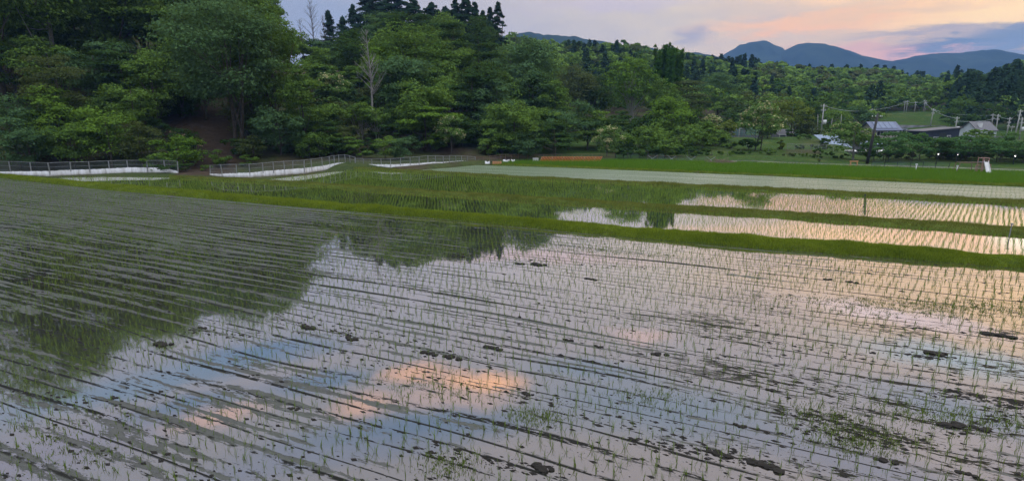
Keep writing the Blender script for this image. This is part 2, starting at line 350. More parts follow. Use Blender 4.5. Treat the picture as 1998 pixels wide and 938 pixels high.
# ------------------------------------------------------------------ mesh helpers
def link(name, me, mat, parent=None):
    o = bpy.data.objects.new(name, me); COL.objects.link(o)
    if mat is not None and len(me.materials) == 0: me.materials.append(mat)
    if parent is not None: o.parent = parent
    return o
def np_mesh(name, V, k):
    """V: (n*k,3) vertices of n separate k-gons"""
    V = np.asarray(V, dtype=np.float32).reshape(-1, 3); n = len(V) // k
    me = bpy.data.meshes.new(name); me.vertices.add(len(V)); me.vertices.foreach_set('co', V.ravel())
    me.loops.add(n * k); me.loops.foreach_set('vertex_index', np.arange(n * k, dtype=np.int32))
    me.polygons.add(n); me.polygons.foreach_set('loop_start', np.arange(0, n * k, k, dtype=np.int32)); me.polygons.foreach_set('loop_total', np.full(n, k, dtype=np.int32))
    me.update(calc_edges=True); return me
def attr(me, name, vals):
    a = me.attributes.new(name, 'FLOAT', 'POINT'); a.data.foreach_set('value', np.asarray(vals, dtype=np.float32))
class MB:
    def __init__(s): s.v = []; s.f = []
    def add(s, vs, fs):
        k = len(s.v); s.v += [tuple(map(float, v)) for v in vs]; s.f += [tuple(i + k for i in f) for f in fs]; return s
    def box(s, c, d, rz=0.0, top=1.0):
        hx, hy, hz = d[0] / 2, d[1] / 2, d[2] / 2; cz, sz = math.cos(rz), math.sin(rz); vs = []
        for z, k in ((-hz, 1), (hz, top)):
            for x, y in ((-hx, -hy), (hx, -hy), (hx, hy), (-hx, hy)):
                x2, y2 = x * k, y * k; vs.append((c[0] + x2 * cz - y2 * sz, c[1] + x2 * sz + y2 * cz, c[2] + z))
        return s.add(vs, [(3, 2, 1, 0), (4, 5, 6, 7), (0, 1, 5, 4), (1, 2, 6, 5), (2, 3, 7, 6), (3, 0, 4, 7)])
    def tube(s, pts, rad, n=6, caps=True):
        pts = [np.array(p, float) for p in pts]
        if not hasattr(rad, '__len__'): rad = [rad] * len(pts)
        rings = []
        for i, p in enumerate(pts):
            d = pts[min(i + 1, len(pts) - 1)] - pts[max(i - 1, 0)]; d = d / (np.linalg.norm(d) + 1e-9)
            a = np.array([0, 0, 1.0]) if abs(d[2]) < .9 else np.array([1.0, 0, 0])
            u = np.cross(d, a); u /= np.linalg.norm(u); w = np.cross(d, u)
            rings += [p + rad[i] * (u * math.cos(2 * math.pi * j / n) + w * math.sin(2 * math.pi * j / n)) for j in range(n)]
        fs = []
        for i in range(len(pts) - 1):
            for j in range(n): fs.append((i * n + j, i * n + (j + 1) % n, (i + 1) * n + (j + 1) % n, (i + 1) * n + j))
        if caps: fs.append(tuple(range(n))[::-1]); fs.append(tuple((len(pts) - 1) * n + j for j in range(n)))
        return s.add(rings, fs)
    def quad(s, a, b, c, d): return s.add([a, b, c, d], [(0, 1, 2, 3)])
    def prism(s, poly, y0, y1):
        """polygon in x,z extruded in y"""
        n = len(poly); vs = [(x, y0, z) for x, z in poly] + [(x, y1, z) for x, z in poly]
        return s.add(vs, [tuple(range(n)), tuple(range(2 * n - 1, n - 1, -1))] + [(i, i + n, (i + 1) % n + n, (i + 1) % n) for i in range(n)])
    def build(s, name, mat, parent=None, smooth=False):
        me = bpy.data.meshes.new(name); me.from_pydata(s.v, [], s.f)
        if smooth: me.polygons.foreach_set('use_smooth', [True] * len(me.polygons))
        me.update(); return link(name, me, mat, parent)
def empty(name, loc, label, cat, group=None, rz=0):
    o = bpy.data.objects.new(name, None); COL.objects.link(o); o.location = tuple(map(float, loc)); o.rotation_euler.z = rz; o.empty_display_size = .3
    return tag(o, label, cat, group)
def tag(o, label, cat, group=None):
    o['label'] = label; o['category'] = cat
    if group: o['group'] = group
    return o
def struct(o): o['kind'] = 'structure'; return o
def stuff(o, label=None, cat=None):
    o['kind'] = 'stuff'
    if label: o['label'] = label; o['category'] = cat
    return o

# ------------------------------------------------------------------ outlines of the paddies (traced at water level)
def GL(pts): return [G(x, y) for x, y in pts]
bA_lo = [(-500, 322), (-150, 338), (0, 347.5), (100, 359), (225, 373), (325, 381), (500, 397), (750, 418), (1000, 440), (1250, 465), (1500, 486), (1750, 504), (1998, 524), (2400, 556)]
bA_hi = [(-500, 317), (-150, 331), (0, 341), (100, 351), (250, 362), (500, 385), (750, 405), (1000, 427), (1250, 447), (1500, 465), (1750, 484), (1998, 504), (2400, 536)]
bB_lo = [(120, 347), (200, 345.5), (340, 347), (500, 356), (650, 366), (750, 376), (1000, 391), (1250, 408), (1500, 424), (1750, 442), (1998, 462), (2400, 492)]
bB_hi = [(510, 352.5), (650, 360), (750, 366), (875, 375), (1000, 382.5), (1250, 397), (1500, 411), (1750, 428), (1998, 445), (2400, 473)]
bC_lo = [(580, 344), (650, 336), (700, 331), (850, 338.5), (1000, 348), (1250, 360), (1500, 373.5), (1750, 387), (1998, 401), (2400, 424)]
bC_hi = [(800, 333), (850, 335), (1000, 344.5), (1250, 356), (1500, 367), (1750, 378), (1998, 392), (2400, 415)]
bD_lo = [(870, 328), (930, 322.5), (1000, 324.2), (1100, 327.5), (1250, 333.5), (1500, 343.5), (1750, 355), (1998, 365), (2400, 381)]
bD_hi = [(965, 320.5), (1000, 321.5), (1100, 325), (1250, 331), (1500, 341), (1750, 352), (1998, 361.5), (2400, 377)]
E_far = [(975, 319), (1050, 316), (1100, 315), (1250, 315), (1500, 321), (1750, 330), (1998, 338), (2400, 352)]
polyA = GL(bA_lo) + [(90, 6.8), (-110, 6.8), (-140, 40)]
polyB = GL([(95, 351)] + bA_hi[4:]) + GL(bB_lo[::-1])
polyC = GL(bB_hi) + GL(bC_lo[::-1])
polyD = GL(bC_hi) + GL(bD_lo[::-1])
polyE = GL(bD_hi) + GL(E_far[::-1])
POLY = dict(A=polyA, B=polyB, C=polyC, D=polyD, E=polyE)
UNION = GL(bA_lo[:4]) + GL([(110, 347), (200, 345), (340, 344), (500, 351), (580, 343), (650, 335), (700, 329), (800, 331.5), (870, 327), (930, 321.5), (960, 319)]) + GL(E_far) + [(110, 6.8), (-110, 6.8), (-140, 40)]
def inside(poly, X, Y):
    p = np.array(poly); c = np.zeros(X.shape, bool); n = len(p)
    for i in range(n):
        x0, y0 = p[i]; x1, y1 = p[(i + 1) % n]
        if y0 == y1: continue
        m = ((y0 > Y) != (y1 > Y)) & (X < (x1 - x0) * (Y - y0) / (y1 - y0) + x0); c ^= m
    return c
def dist_to(poly, X, Y):
    p = np.array(poly); best = np.full(X.shape, 1e9); n = len(p)
    for i in range(n):
        a = p[i]; b = p[(i + 1) % n]; d = b - a; L = d @ d + 1e-9
        t = np.clip(((X - a[0]) * d[0] + (Y - a[1]) * d[1]) / L, 0, 1)
        best = np.minimum(best, np.hypot(X - a[0] - t * d[0], Y - a[1] - t * d[1]))
    return best

# ------------------------------------------------------------------ terrain
T_D = np.array([0, 58, 66, 75, 90, 110, 150, 200, 270, 350, 450, 700, 1200.0])
T_PX = np.array([-400, 0, 300, 500, 600, 700, 900, 1000, 1200, 1300, 1400, 1600, 1700, 1780, 1850, 1998, 2400.0])
T_Z = np.array([
 [.05, .05, .4, 6, 13, 22, 38, 50, 60, 60, 60, 50, 0], [.05, .05, .25, 5, 11, 19, 34, 46, 55, 60, 60, 50, 0], [.05, .05, .2, 3.5, 9, 17, 32, 44, 55, 60, 55, 40, 0],
 [.05, .05, .1, 2.5, 8, 16, 31, 42, 46, 46, 46, 40, 0], [.05, .05, .08, 1.5, 6, 11, 17, 21, 27, 33, 36, 36, 0], [.05, .05, .08, 1, 5, 11, 21, 28, 34, 40, 44, 40, 0],
 [.05, .05, .2, .5, 3, 8, 17, 24, 34, 42, 46, 40, 0], [.05, .05, .2, .2, 1, 3, 8, 14, 27, 41, 46, 40, 0], [.05, .05, .2, .2, .5, 1.5, 4, 9, 23, 40, 44, 40, 0],
 [.05, .05, .2, .2, .6, 1.6, 3, 7, 20, 34, 38, 36, 0], [.05, .05, .2, .3, 1.0, 1.9, 2.5, 6, 17, 29, 35, 32, 0], [.05, .05, .2, .2, 1.0, 1.6, 1.6, 4, 13, 24, 30, 28, 0],
 [.05, .05, .2, .2, .2, .2, .3, 6, 10, 23, 29, 28, 0], [.05, .05, .2, .2, .2, .2, .3, 6.5, 9, 19, 27, 28, 0], [.05, .05, .2, .2, .2, .2, .3, 6, 14, 22, 28, 28, 0],
 [.05, .05, .2, .2, .2, .2, 1, 12, 22, 26, 28, 28, 0], [.05, .05, .2, .2, .2, .2, 2, 16, 24, 28, 30, 28, 0.0]])
rs = np.random.default_rng(3)
def vnoise(X, Y, s, seed=0):
    r = np.random.default_rng(seed); A = r.random((64, 64)); x = X / s; y = Y / s
    xi = np.floor(x).astype(int); yi = np.floor(y).astype(int); fx = x - xi; fy = y - yi; fx = fx * fx * (3 - 2 * fx); fy = fy * fy * (3 - 2 * fy)
    g = lambda i, j: A[i % 64, j % 64]
    return (g(xi, yi) * (1 - fx) + g(xi + 1, yi) * fx) * (1 - fy) + (g(xi, yi + 1) * (1 - fx) + g(xi + 1, yi + 1) * fx) * fy - .5
def zt(X, Y, carve=True):
    X = np.atleast_1d(np.asarray(X, float)); Y = np.atleast_1d(np.asarray(Y, float))
    r = np.hypot(X, Y); th = np.abs(np.arctan2(X, Y)); D = np.where(th < R(48), Y, r * math.cos(R(48))); D = np.clip(D, 0, 1199)
    px = 999 + np.clip(np.where(Y > .01, X / np.maximum(Y, .01), np.sign(X) * 9), -1.2, 1.2) * F / 1.0
    px = np.clip(px, -400, 2400)
    i = np.clip(np.searchsorted(T_PX, px) - 1, 0, len(T_PX) - 2); j = np.clip(np.searchsorted(T_D, D) - 1, 0, len(T_D) - 2)
    u = (px - T_PX[i]) / (T_PX[i + 1] - T_PX[i]); v = (D - T_D[j]) / (T_D[j + 1] - T_D[j]); u = u * u * (3 - 2 * u)
    z = (T_Z[i, j] * (1 - u) + T_Z[i + 1, j] * u) * (1 - v) + (T_Z[i, j + 1] * (1 - u) + T_Z[i + 1, j + 1] * u) * v
    amp = np.clip((D - 68) / 60, 0, 1) * np.clip(z / 3, .1, 1)
    z = z + amp * (vnoise(X, Y, 14, 1) * 3.0 + vnoise(X, Y, 5, 2) * .9) * np.where(D < 1000, 1, 0)
    # bank that carries the viewer's road, behind the near edge of the field
    near = np.clip((6.6 - Y) / 4.6, 0, 1); near = near * near * (3 - 2 * near); w = np.clip((130 - np.abs(X)) / 25, 0, 1) * np.clip((Y + 60) / 30, 0, 1)
    z = z + (4.35 - z) * near * w
    if carve:
        c = inside(UNION, X, Y); d = dist_to(UNION, X, Y)
        z = np.where(c, -.22 * np.clip(d / .8, 0, 1) + z * np.clip(1 - d / .8, 0, 1) * .5, z)
    return z
ang = np.concatenate([np.arange(-180, -62, 4.0), np.arange(-62, 62, .42), np.arange(62, 180, 4.0)])
rad = np.concatenate([np.arange(.8, 14, .6), np.arange(14, 60, 1.6), np.arange(60, 130, .8), 130 * 1.022 ** np.arange(0, 165)]); rad = rad[rad < 4200]
AA, RR = np.meshgrid(np.radians(ang), rad, indexing='ij')
TX = np.sin(AA) * RR; TY = np.cos(AA) * RR; TZ = zt(TX.ravel(), TY.ravel()).reshape(TX.shape)
TZ[RR > 1300] = -1.0
na, nr = TX.shape
V = np.stack([TX, TY, TZ], -1).reshape(-1, 3); V = np.vstack([V, [[0, 0, float(zt(0, 0)[0])]]])
I, J = np.meshgrid(np.arange(na), np.arange(nr - 1), indexing='ij'); I2 = (I + 1) % na
Q = np.stack([I * nr + J, I * nr + J + 1, I2 * nr + J + 1, I2 * nr + J], -1).reshape(-1, 4)
faces = Q.tolist() + [(i * nr, ((i + 1) % na) * nr, na * nr) for i in range(na)]
me = bpy.data.meshes.new('ground'); me.from_pydata(V.tolist(), [], faces); me.polygons.foreach_set('use_smooth', [True] * len(me.polygons))
pxv = 999 + F * V[:, 0] / np.maximum(V[:, 1], 1); soil = np.zeros(len(V))
Dv = V[:, 1]
soil[(Dv > 62) & (pxv < 1000)] = .75
du = dist_to(UNION, V[:, 0], V[:, 1]); soil[(du < 5) & (pxv < 960) & (Dv > 30)] = .6
soil[(np.abs(pxv - 400) < 60) & (Dv > 60) & (Dv < 85)] = 1.3
soil[(np.abs(pxv - 1560) < 40) & (Dv > 84) & (Dv < 92)] = .5
soil[(Dv > 170) & (pxv > 980) & ~((pxv > 1700) & (pxv < 1850) & (Dv < 235))] = .8
attr(me, 'soil', soil)
struct(link('ground', me, M['ground']))

# mountains
def mountain(name, prof, D, depth, z0=-2):
    xs = np.linspace(prof[0][0], prof[-1][0], 160); ys = np.interp(xs, [p[0] for p in prof], [p[1] for p in prof])
    k = np.ones(5) / 5; ys = np.convolve(np.pad(ys, 2, 'edge'), k, 'valid'); rows = []
    for t in np.linspace(0, 1, 16):
        row = []
        for x, y in zip(xs, ys):
            p = P(x, y, D); h = p[2] * math.sin(min(t, 1) * math.pi / 2) ** 1.15; yy = D - depth * (1 - t)
            wob = vnoise(np.array([p[0]]), np.array([yy]), 90, 5)[0] * 50 * math.sin(t * math.pi) + vnoise(np.array([p[0]]), np.array([yy * 3]), 22, 6)[0] * 7
            row.append((p[0], yy, max(z0, h + wob * min(1, p[2] / 100))))
        rows.append(row)
    rows.append([(x, D + depth, z0) for x, _, _ in rows[-1]])
    v = [p for r in rows for p in r]; n = len(xs)
    f = [(i * n + j, i * n + j + 1, (i + 1) * n + j + 1, (i + 1) * n + j) for i in range(len(rows) - 1) for j in range(n - 1)]
    me = bpy.data.meshes.new(name); me.from_pydata(v, [], f); me.polygons.foreach_set('use_smooth', [True] * len(me.polygons)); return struct(link(name, me, M['mountain']))
mountain('mountain', [(1340, 150), (1395, 118), (1420, 102), (1440, 90), (1462, 82), (1480, 83), (1500, 92), (1522, 106), (1560, 125), (1600, 150)], 2500, 500)
mountain('mountain', [(1480, 150), (1512, 112), (1530, 98), (1555, 87), (1580, 84), (1605, 89), (1635, 102), (1665, 114), (1700, 124), (1740, 126), (1800, 140)], 2350, 500)
mountain('mountain', [(1640, 150), (1700, 128), (1745, 120), (1790, 107), (1830, 106), (1865, 104), (1910, 102), (1930, 99), (1960, 106), (2010, 112), (2150, 120), (2300, 150)], 2200, 450)
mountain('mountain', [(900, 130), (960, 80), (1010, 65), (1035, 66), (1060, 74), (1100, 72), (1130, 76), (1200, 90), (1300, 110), (1360, 102), (1400, 112), (1460, 150)], 1500, 300)

# ------------------------------------------------------------------ water sheets, bunds
def sheet(name, poly, mat, z=0.0):
    me = bpy.data.meshes.new(name)
    me.from_pydata([(x, y, z) for x, y in poly], [], [tuple(range(len(poly)))]); me.update()
    import bmesh
    bm = bmesh.new(); bm.from_mesh(me); bmesh.ops.triangulate(bm, faces=bm.faces[:]); bmesh.ops.recalc_face_normals(bm, faces=bm.faces[:])
    for f in bm.faces:
        if f.normal.z < 0: f.normal_flip()
    bm.to_mesh(me); bm.free(); return struct(link(name, me, mat))
sheet('paddy_water', polyA, M['water_a']); sheet('paddy_water', polyB, M['water_b']); sheet('paddy_water', polyC, M['water_c'])
sheet('paddy_water', polyD, M['water_d']); sheet('paddy_water', polyE, M['water_c'])

def resample(pts, n):
    p = np.array(pts); d = np.concatenate([[0], np.cumsum(np.hypot(*np.diff(p, axis=0).T))]); t = np.linspace(0, d[-1], n)
    return np.stack([np.interp(t, d, p[:, 0]), np.interp(t, d, p[:, 1])], 1)
BUNDS = []
def bund(lo, hi, h, n=260):
    # the far foot is hidden behind the crest: the seen upper outline is the crest at height h
    a = np.array([G(x, y) for x, y in lo]); 
    xs = np.linspace(lo[0][0], lo[-1][0], n)
    ylo = np.interp(xs, [p[0] for p in lo], [p[1] for p in lo]); yhi = np.interp(xs, [p[0] for p in hi], [p[1] for p in hi])
    A = np.array([G(x, y) for x, y in zip(xs, ylo)]); B = np.array([G(x, max(y, 229 + 60)) for x, y in zip(xs, yhi)])
    v = []; prof = [(-.06, -.2), (0.0, .0), (.16, .72), (.34, .97), (.52, 1.0), (.72, .70), (.9, 0.05), (1.05, -.2)]
    for i in range(n):
        d = B[i] - A[i]; w = np.linalg.norm(d); d = d / w; w = min(w, w)
        for s, hh in prof:
            q = A[i] + d * s * w; r_ = (vnoise(q[:1], q[1:], 1.3, 9)[0]) * .10
            hz = hh * (h + r_) if hh > 0 else hh; q = q + d * vnoise(q[:1], q[1:], .9, 11)[0] * .18
            v.append((q[0], q[1], hz))
    k = len(prof); f = [(i * k + j, i * k + j + 1, (i + 1) * k + j + 1, (i + 1) * k + j) for i in range(n - 1) for j in range(k - 1)]
    me = bpy.data.meshes.new('bund'); me.from_pydata(v, [], f); me.polygons.foreach_set('use_smooth', [True] * len(me.polygons))
    struct(link('bund', me, M['bund'])); V_ = np.array(v).reshape(n, k, 3); BUNDS.append(V_); return V_
UA = bund(bA_lo, bA_hi, .24, 420)
UB = bund([(330, 347.5)] + bB_lo[3:], [(330, 344)] + [(500, 351.5)] + bB_hi[1:], .16, 300)
UC = bund([(690, 331)] + bC_lo[3:], [(690, 327)] + bC_hi[1:], .12, 260)
UD = bund([(960, 322.3)] + bD_lo[2:], [(960, 319.5)] + bD_hi[1:], .15, 240)

# ------------------------------------------------------------------ blades
def blades(base, h, w, per, lean=.35, seed=1, seg=1, spread=.02):
    """base (n,3); per blades each; returns triangle/quad soup"""
    r = np.random.default_rng(seed); n = len(base); b = np.repeat(base, per, 0); N = len(b)
    az_ = r.random(N) * 2 * math.pi; ln = r.random(N) * lean; hh = h * (.6 + .6 * r.random(N))
    b = b + np.stack([r.normal(0, spread, N), r.normal(0, spread, N), np.zeros(N)], 1)
    d = np.stack([np.cos(az_) * ln, np.sin(az_) * ln, np.ones(N)], 1); d /= np.linalg.norm(d, axis=1)[:, None]
    fa = r.random(N) * math.pi; s = np.stack([np.cos(fa), np.sin(fa), np.zeros(N)], 1) * w / 2
    if seg == 1:
        return np.stack([b - s, b + s, b + d * hh[:, None]], 1).reshape(-1, 3), 3
    m1 = b + d * (hh * .55)[:, None]; d2 = d.copy(); d2[:, :2] *= 2.6; d2 /= np.linalg.norm(d2, axis=1)[:, None]; tip = m1 + d2 * (hh * .5)[:, None]
    q = np.stack([b - s, b + s, m1 + s * .8, m1 - s * .8], 1); q2 = np.stack([m1 - s * .8, m1 + s * .8, tip + s * .15, tip - s * .15], 1)
    return np.concatenate([q, q2], 1).reshape(-1, 3), 4
def in_view(X, Y, m=60):
    dep = Y * cP + CAMH * sP; u = X / np.maximum(dep, .1) * F + 999; return (u > -m) & (u < 1998 + m) & (Y > 8)
def lattice(poly, dr, dh, jit, seed, skip=.03):
    r = np.random.default_rng(seed); p = np.array(poly); c = p.mean(0); det = e1[0] * e2[1] - e1[1] * e2[0]
    # rows parallel to e1, spaced dr across; hills spaced dh along, files run along e2
    w = p - c; q = w @ e1n; s = w @ e1; off = (e2 @ e1) / (e2 @ e1n)
    qi = np.arange(math.floor(q.min() / dr), math.ceil(q.max() / dr) + 1); smax = np.abs(s).max() + abs(off) * np.abs(q).max() + 5
    si = np.arange(-int(smax / dh), int(smax / dh) + 1)
    Qg, Sg = np.meshgrid(qi * dr, si * dh, indexing='ij')
    wob = vnoise(Sg, Qg * 0 + 1.0, 9, seed) * .35 + vnoise(Sg, Qg, 2.6, seed + 3) * .12
    ph = (np.floor(qi / 6) * 0)[:, None]
    S = Sg + off * Qg + ph; X = c[0] + S * e1[0] + (Qg + wob) * e1n[0]; Y = c[1] + S * e1[1] + (Qg + wob) * e1n[1]
    X = (X + r.normal(0, jit, X.shape)).ravel(); Y = (Y + r.normal(0, jit, Y.shape)).ravel()
    k = in_view(X, Y) & (r.random(X.shape) > skip); X, Y = X[k], Y[k]; k = inside(poly, X, Y); return np.stack([X[k], Y[k], np.full(k.sum(), -.02)], 1)
def soup(name, parts, mat):
    obs = []
    for V_, k in parts: obs.append(np_mesh(name, V_, k))
    return obs
# paddy A
LA = lattice(polyA, .30, .25, .035, 21, .10)
_gap = vnoise(LA[:, 0], LA[:, 1], 3.1, 77) + .5; LA = LA[_gap > .12]
dA = np.hypot(LA[:, 0], LA[:, 1]); order = np.argsort(dA); LA = LA[order]; dA = dA[order]
N_IND = 300
ind, rest = LA[:N_IND], LA[N_IND:]
protos = []
for k in range(8):
    v, q = blades(np.zeros((1, 3)), .19, .010, 6, .38, 100 + k, 2, .012); me = np_mesh('rice_seedling', v, q); me.materials.append(M['rice']); protos.append(me)
for i, b in enumerate(ind):
    o = bpy.data.objects.new('rice_seedling', protos[i % 8]); COL.objects.link(o); o.location = b.tolist(); o.rotation_euler.z = random.random() * 6.28; o.scale = [.55 + .75 * random.random()] * 3
    tag(o, 'thin green rice seedling in the shallow water along the nearest edge of the paddy', 'seedling', 'rice seedlings along the nearest edge of the foreground paddy')
near = np.hypot(rest[:, 0], rest[:, 1]) < 26
v, k = blades(rest[near], .18, .011, 4, .36, 31, 2, .014)
stuff(link('rice_seedlings', np_mesh('rice_seedlings', v, k), M['rice']), 'rows of young rice seedlings across the middle of the foreground paddy', 'rice')
v, k = blades(rest[~near], .18, .022, 3, .3, 32, 1, .02)
stuff(link('rice_seedlings', np_mesh('rice_seedlings_far', v, k), M['rice']), 'rows of young rice seedlings in the far half of the foreground paddy', 'rice')
for key, dr, dh, h, w, per, mat, lab in [('B', .30, .27, .21, .018, 3, 'rice_n', 'rows of young rice in the narrow paddy just beyond the bright grass bund'),
                                    ('C', .30, .27, .23, .020, 3, 'rice_n', 'rows of young rice in the second paddy beyond the grass bund'),
                                    ('D', .36, .30, .13, .018, 2, 'rice_c', 'sparse young rice in the pale paddy in front of the vivid green one'),
                                    ('E', .30, .16, .46, .05, 6, 'rice_b', 'vivid green dense rice in the farthest paddy')]:
    L = lattice(POLY[key], dr, dh, .03, 40 + ord(key), .02)
    v, k = blades(L, h, w, per, .4, 50 + ord(key), 1, .03)
    stuff(link('rice_plants', np_mesh('rice_plants', v, k), M[mat]), lab, 'rice')
# grass on the bunds
def bund_grass(U, n, h, mat, lab, seed, x_rng=(-40, 2050), w=.028):
    r = np.random.default_rng(seed); m, k, _ = U.shape
    i = r.integers(0, m - 1, n); j = r.integers(1, k - 2, n); a = r.random(n)[:, None]; b = r.random(n)[:, None]
    p = (U[i, j] * (1 - a) + U[i + 1, j] * a) * (1 - b) + (U[i, j + 1] * (1 - a) + U[i + 1, j + 1] * a) * b
    kk = in_view(p[:, 0], p[:, 1]); p = p[kk]; p[:, 2] -= .01
    hv = .35 + .9 * np.clip(vnoise(p[:, 0], p[:, 1], 2.3, seed) + .5, 0, 1) + 1.0 * np.clip(vnoise(p[:, 0], p[:, 1], .45, seed + 1) + .25, 0, 1)
    v, q = blades(p, h, w, 1, .8, seed, 1, .01); v = v.reshape(-1, 3, 3); v[:, 2, 2] = p[:, 2] + (v[:, 2, 2] - p[:, 2]) * hv
    stuff(link('grass', np_mesh('grass', v.reshape(-1, 3), 3), M[mat]), lab, 'grass')
bund_grass(UA, 200000, .13, 'grass', 'bright green grass growing on the bund nearest the camera', 61)
bund_grass(UB, 80000, .12, 'grass_dry', 'brownish green grass on the second bund', 62, w=.025)
bund_grass(UC, 50000, .14, 'grass_dry', 'short grass on the third bund', 63, w=.03)
bund_grass(UD, 30000, .14, 'grass', 'thin strip of grass on the bund before the farthest paddy', 64, w=.035)

# mud clods: the biggest as single things, the crumbs as one mass
def clod_mesh(seed, size, flat=.30, n=26):
    r = np.random.default_rng(seed); import bmesh
    bm = bmesh.new()
    for k in range(r.integers(4, 9)):
        c = np.array([r.normal(0, size * .8), r.normal(0, size * .28), 0]); s = size * (.25 + .4 * r.random())
        res = bmesh.ops.create_icosphere(bm, subdivisions=2, radius=1)
        for v in res['verts']:
            q = 1 + r.normal(0, .16); v.co = (c[0] + v.co.x * s * q * 1.2, c[1] + v.co.y * s * q, v.co.z * s * flat * q + .01)
    me = bpy.data.meshes.new('mud_clod'); bm.to_mesh(me); bm.free(); me.materials.append(M['clod']); return me
cm = [clod_mesh(200 + k, .085 + .012 * k) for k in range(6)]
EAZ = math.atan2(e1[1], e1[0])
big = [(1500, 760, 1.5, 'large dark mud clod in the open water right of centre'), (1115, 664, 1.2, 'black mud clod with a peak left of the large one'), (1172, 677, 1.0, 'small oval mud clod beside a peaked one'), (1285, 691, 1.5, 'long flat mud clod in the centre right water'),
       (965, 680, 1.3, 'broken mud clod below a long furrow in the centre'), (1025, 768, .9, 'lone mud clod on the orange cloud reflection'), (1205, 812, .9, 'lone mud clod low in the centre right'), (1870, 828, 2.2, 'largest cluster of black mud at the curved headland on the right'), (1925, 838, 1.4, 'mud heap at the right end of the curved headland'),
       (1400, 884, 1.6, 'dark mud heap near the bottom right of centre'), (1500, 912, 1.5, 'mud heap close to the bottom edge right of centre'), (1050, 912, 1.3, 'mud heap close to the bottom edge in the centre'), (890, 876, 1.1, 'mud clods in a cluster near the bottom centre'), (610, 640, 2.0, 'string of dark mud clods left of centre on a furrow'), (690, 662, 1.6, 'dark mud clod along the left centre furrow'),
       (880, 697, 1.8, 'dark mud clods at the right end of the left centre furrow'), (840, 690, 1.2, 'mud clod just left of the furrow end'), (310, 672, 1.6, 'dark mud heap inside the tree reflection at left'), (240, 590, 1.3, 'mud heap in the silt at left'), (400, 640, 1.2, 'mud heap where the tree reflection ends'), (225, 776, .8, 'small round mud clod at lower left'),
       (570, 797, .9, 'small mud clod on the pinkish reflection at lower left'), (1155, 545, 1.0, 'mud clod in the far centre of the paddy'), (1045, 516, 1.6, 'dark mud clods in a line near the bund'), (900, 500, 1.5, 'mud clods where the tree reflection meets the sky'), (1020, 515, 1.4, 'mud clods just right of the tree reflection tip'),
       (1620, 545, 1.0, 'flat mud clod in the far right water'), (1660, 550, 1.2, 'wide flat mud clod in the far right water'), (1955, 655, 1.8, 'long dark mud patch at the right edge'), (1820, 690, 1.6, 'long dark mud patch right of centre'), (1700, 688, 1.1, 'dark mud clod left of a long mud patch'), (60, 545, 1.5, 'mud heap at the far left silt'), (1450, 832, 1.0, 'mud clod left of the long dark ridges'),
       (1725, 898, 1.3, 'mud clods between the ridges and the clean headland water'), (1890, 925, .8, 'lone mud clod in the clean headland water')]
for i, (px, py, s, lab) in enumerate(big):
    x, y = G(px, py); o = bpy.data.objects.new('mud_clod', cm[i % 6]); COL.objects.link(o); o.location = (x, y, 0); o.rotation_euler.z = EAZ + random.uniform(-.25, .25); k = s * (.8 + max(0, y - 12) / 40); o.scale = (k, k, k)
    tag(o, lab, 'mud clod', 'mud clods on the foreground paddy')
# crumbs scattered along furrows
r = np.random.default_rng(77); cr = []
fur = [((1000, 470), (1998, 560), 260), ((560, 625), (900, 700), 520), ((480, 600), (1100, 730), 300), ((1550, 800), (1800, 868), 900), ((1250, 858), (1480, 905), 700), ((1820, 765), (2060, 800), 700), ((1600, 840), (1740, 868), 350), ((880, 495), (1280, 525), 420),
       ((1450, 660), (1740, 712), 260), ((350, 640), (480, 655), 300), ((-60, 520), (300, 600), 400), ((0, 760), (260, 800), 250), ((800, 870), (1100, 930), 420), ((640, 690), (1100, 790), 300), ((1640, 630), (1998, 655), 250), ((1760, 690), (1850, 700), 300), ((1850, 850), (2010, 800), 450), ((1000, 770), (1500, 890), 260), ((0, 640), (330, 690), 300)]
for (a, b, n) in fur:
    n = int(n * .26)
    A_ = np.array(G(*a)); B_ = np.array(G(*b)); t = r.random(n); c = A_ + (B_ - A_) * t[:, None] + r.normal(0, 1, (n, 2)) * np.array([.25, .10]) * (.8 + A_[1] / 60); cr.append(np.c_[c, r.random(n) ** 3 * .05 + .010])
xs_ = r.uniform(-60, 2060, 2600); ys_ = 480 + 460 * r.random(2600) ** .8; sc_ = np.array([G(a, b) for a, b in zip(xs_, ys_)]); cr.append(np.c_[sc_, r.random(2600) ** 5 * .05 + .008])
cr = np.vstack(cr); cr = cr[inside(polyA, cr[:, 0], cr[:, 1])]
oct_ = np.array([(1, 0, 0), (-.1, 1, 0), (-1, .1, 0), (0, -1, 0), (.1, .1, .55)]); tri = [(0, 1, 4), (1, 2, 4), (2, 3, 4), (3, 0, 4)]
s_ = cr[:, 2][:, None, None]; jj = 1 + r.normal(0, .25, (len(cr), 5, 1)); vv = oct_[None] * jj * s_ * np.array([1.6, .8, .8])
ca, sa = math.cos(EAZ), math.sin(EAZ); vx = vv[..., 0] * ca - vv[..., 1] * sa; vy = vv[..., 0] * sa + vv[..., 1] * ca
vv = np.stack([vx + cr[:, 0][:, None], vy + cr[:, 1][:, None], vv[..., 2] + .002], -1)
stuff(link('mud_crumbs', np_mesh('mud_crumbs', vv[:, [i for t_ in tri for i in t_]].reshape(-1, 3), 3), M['clod']), 'dark crumbs of mud scattered along the furrows of the foreground paddy', 'mud')
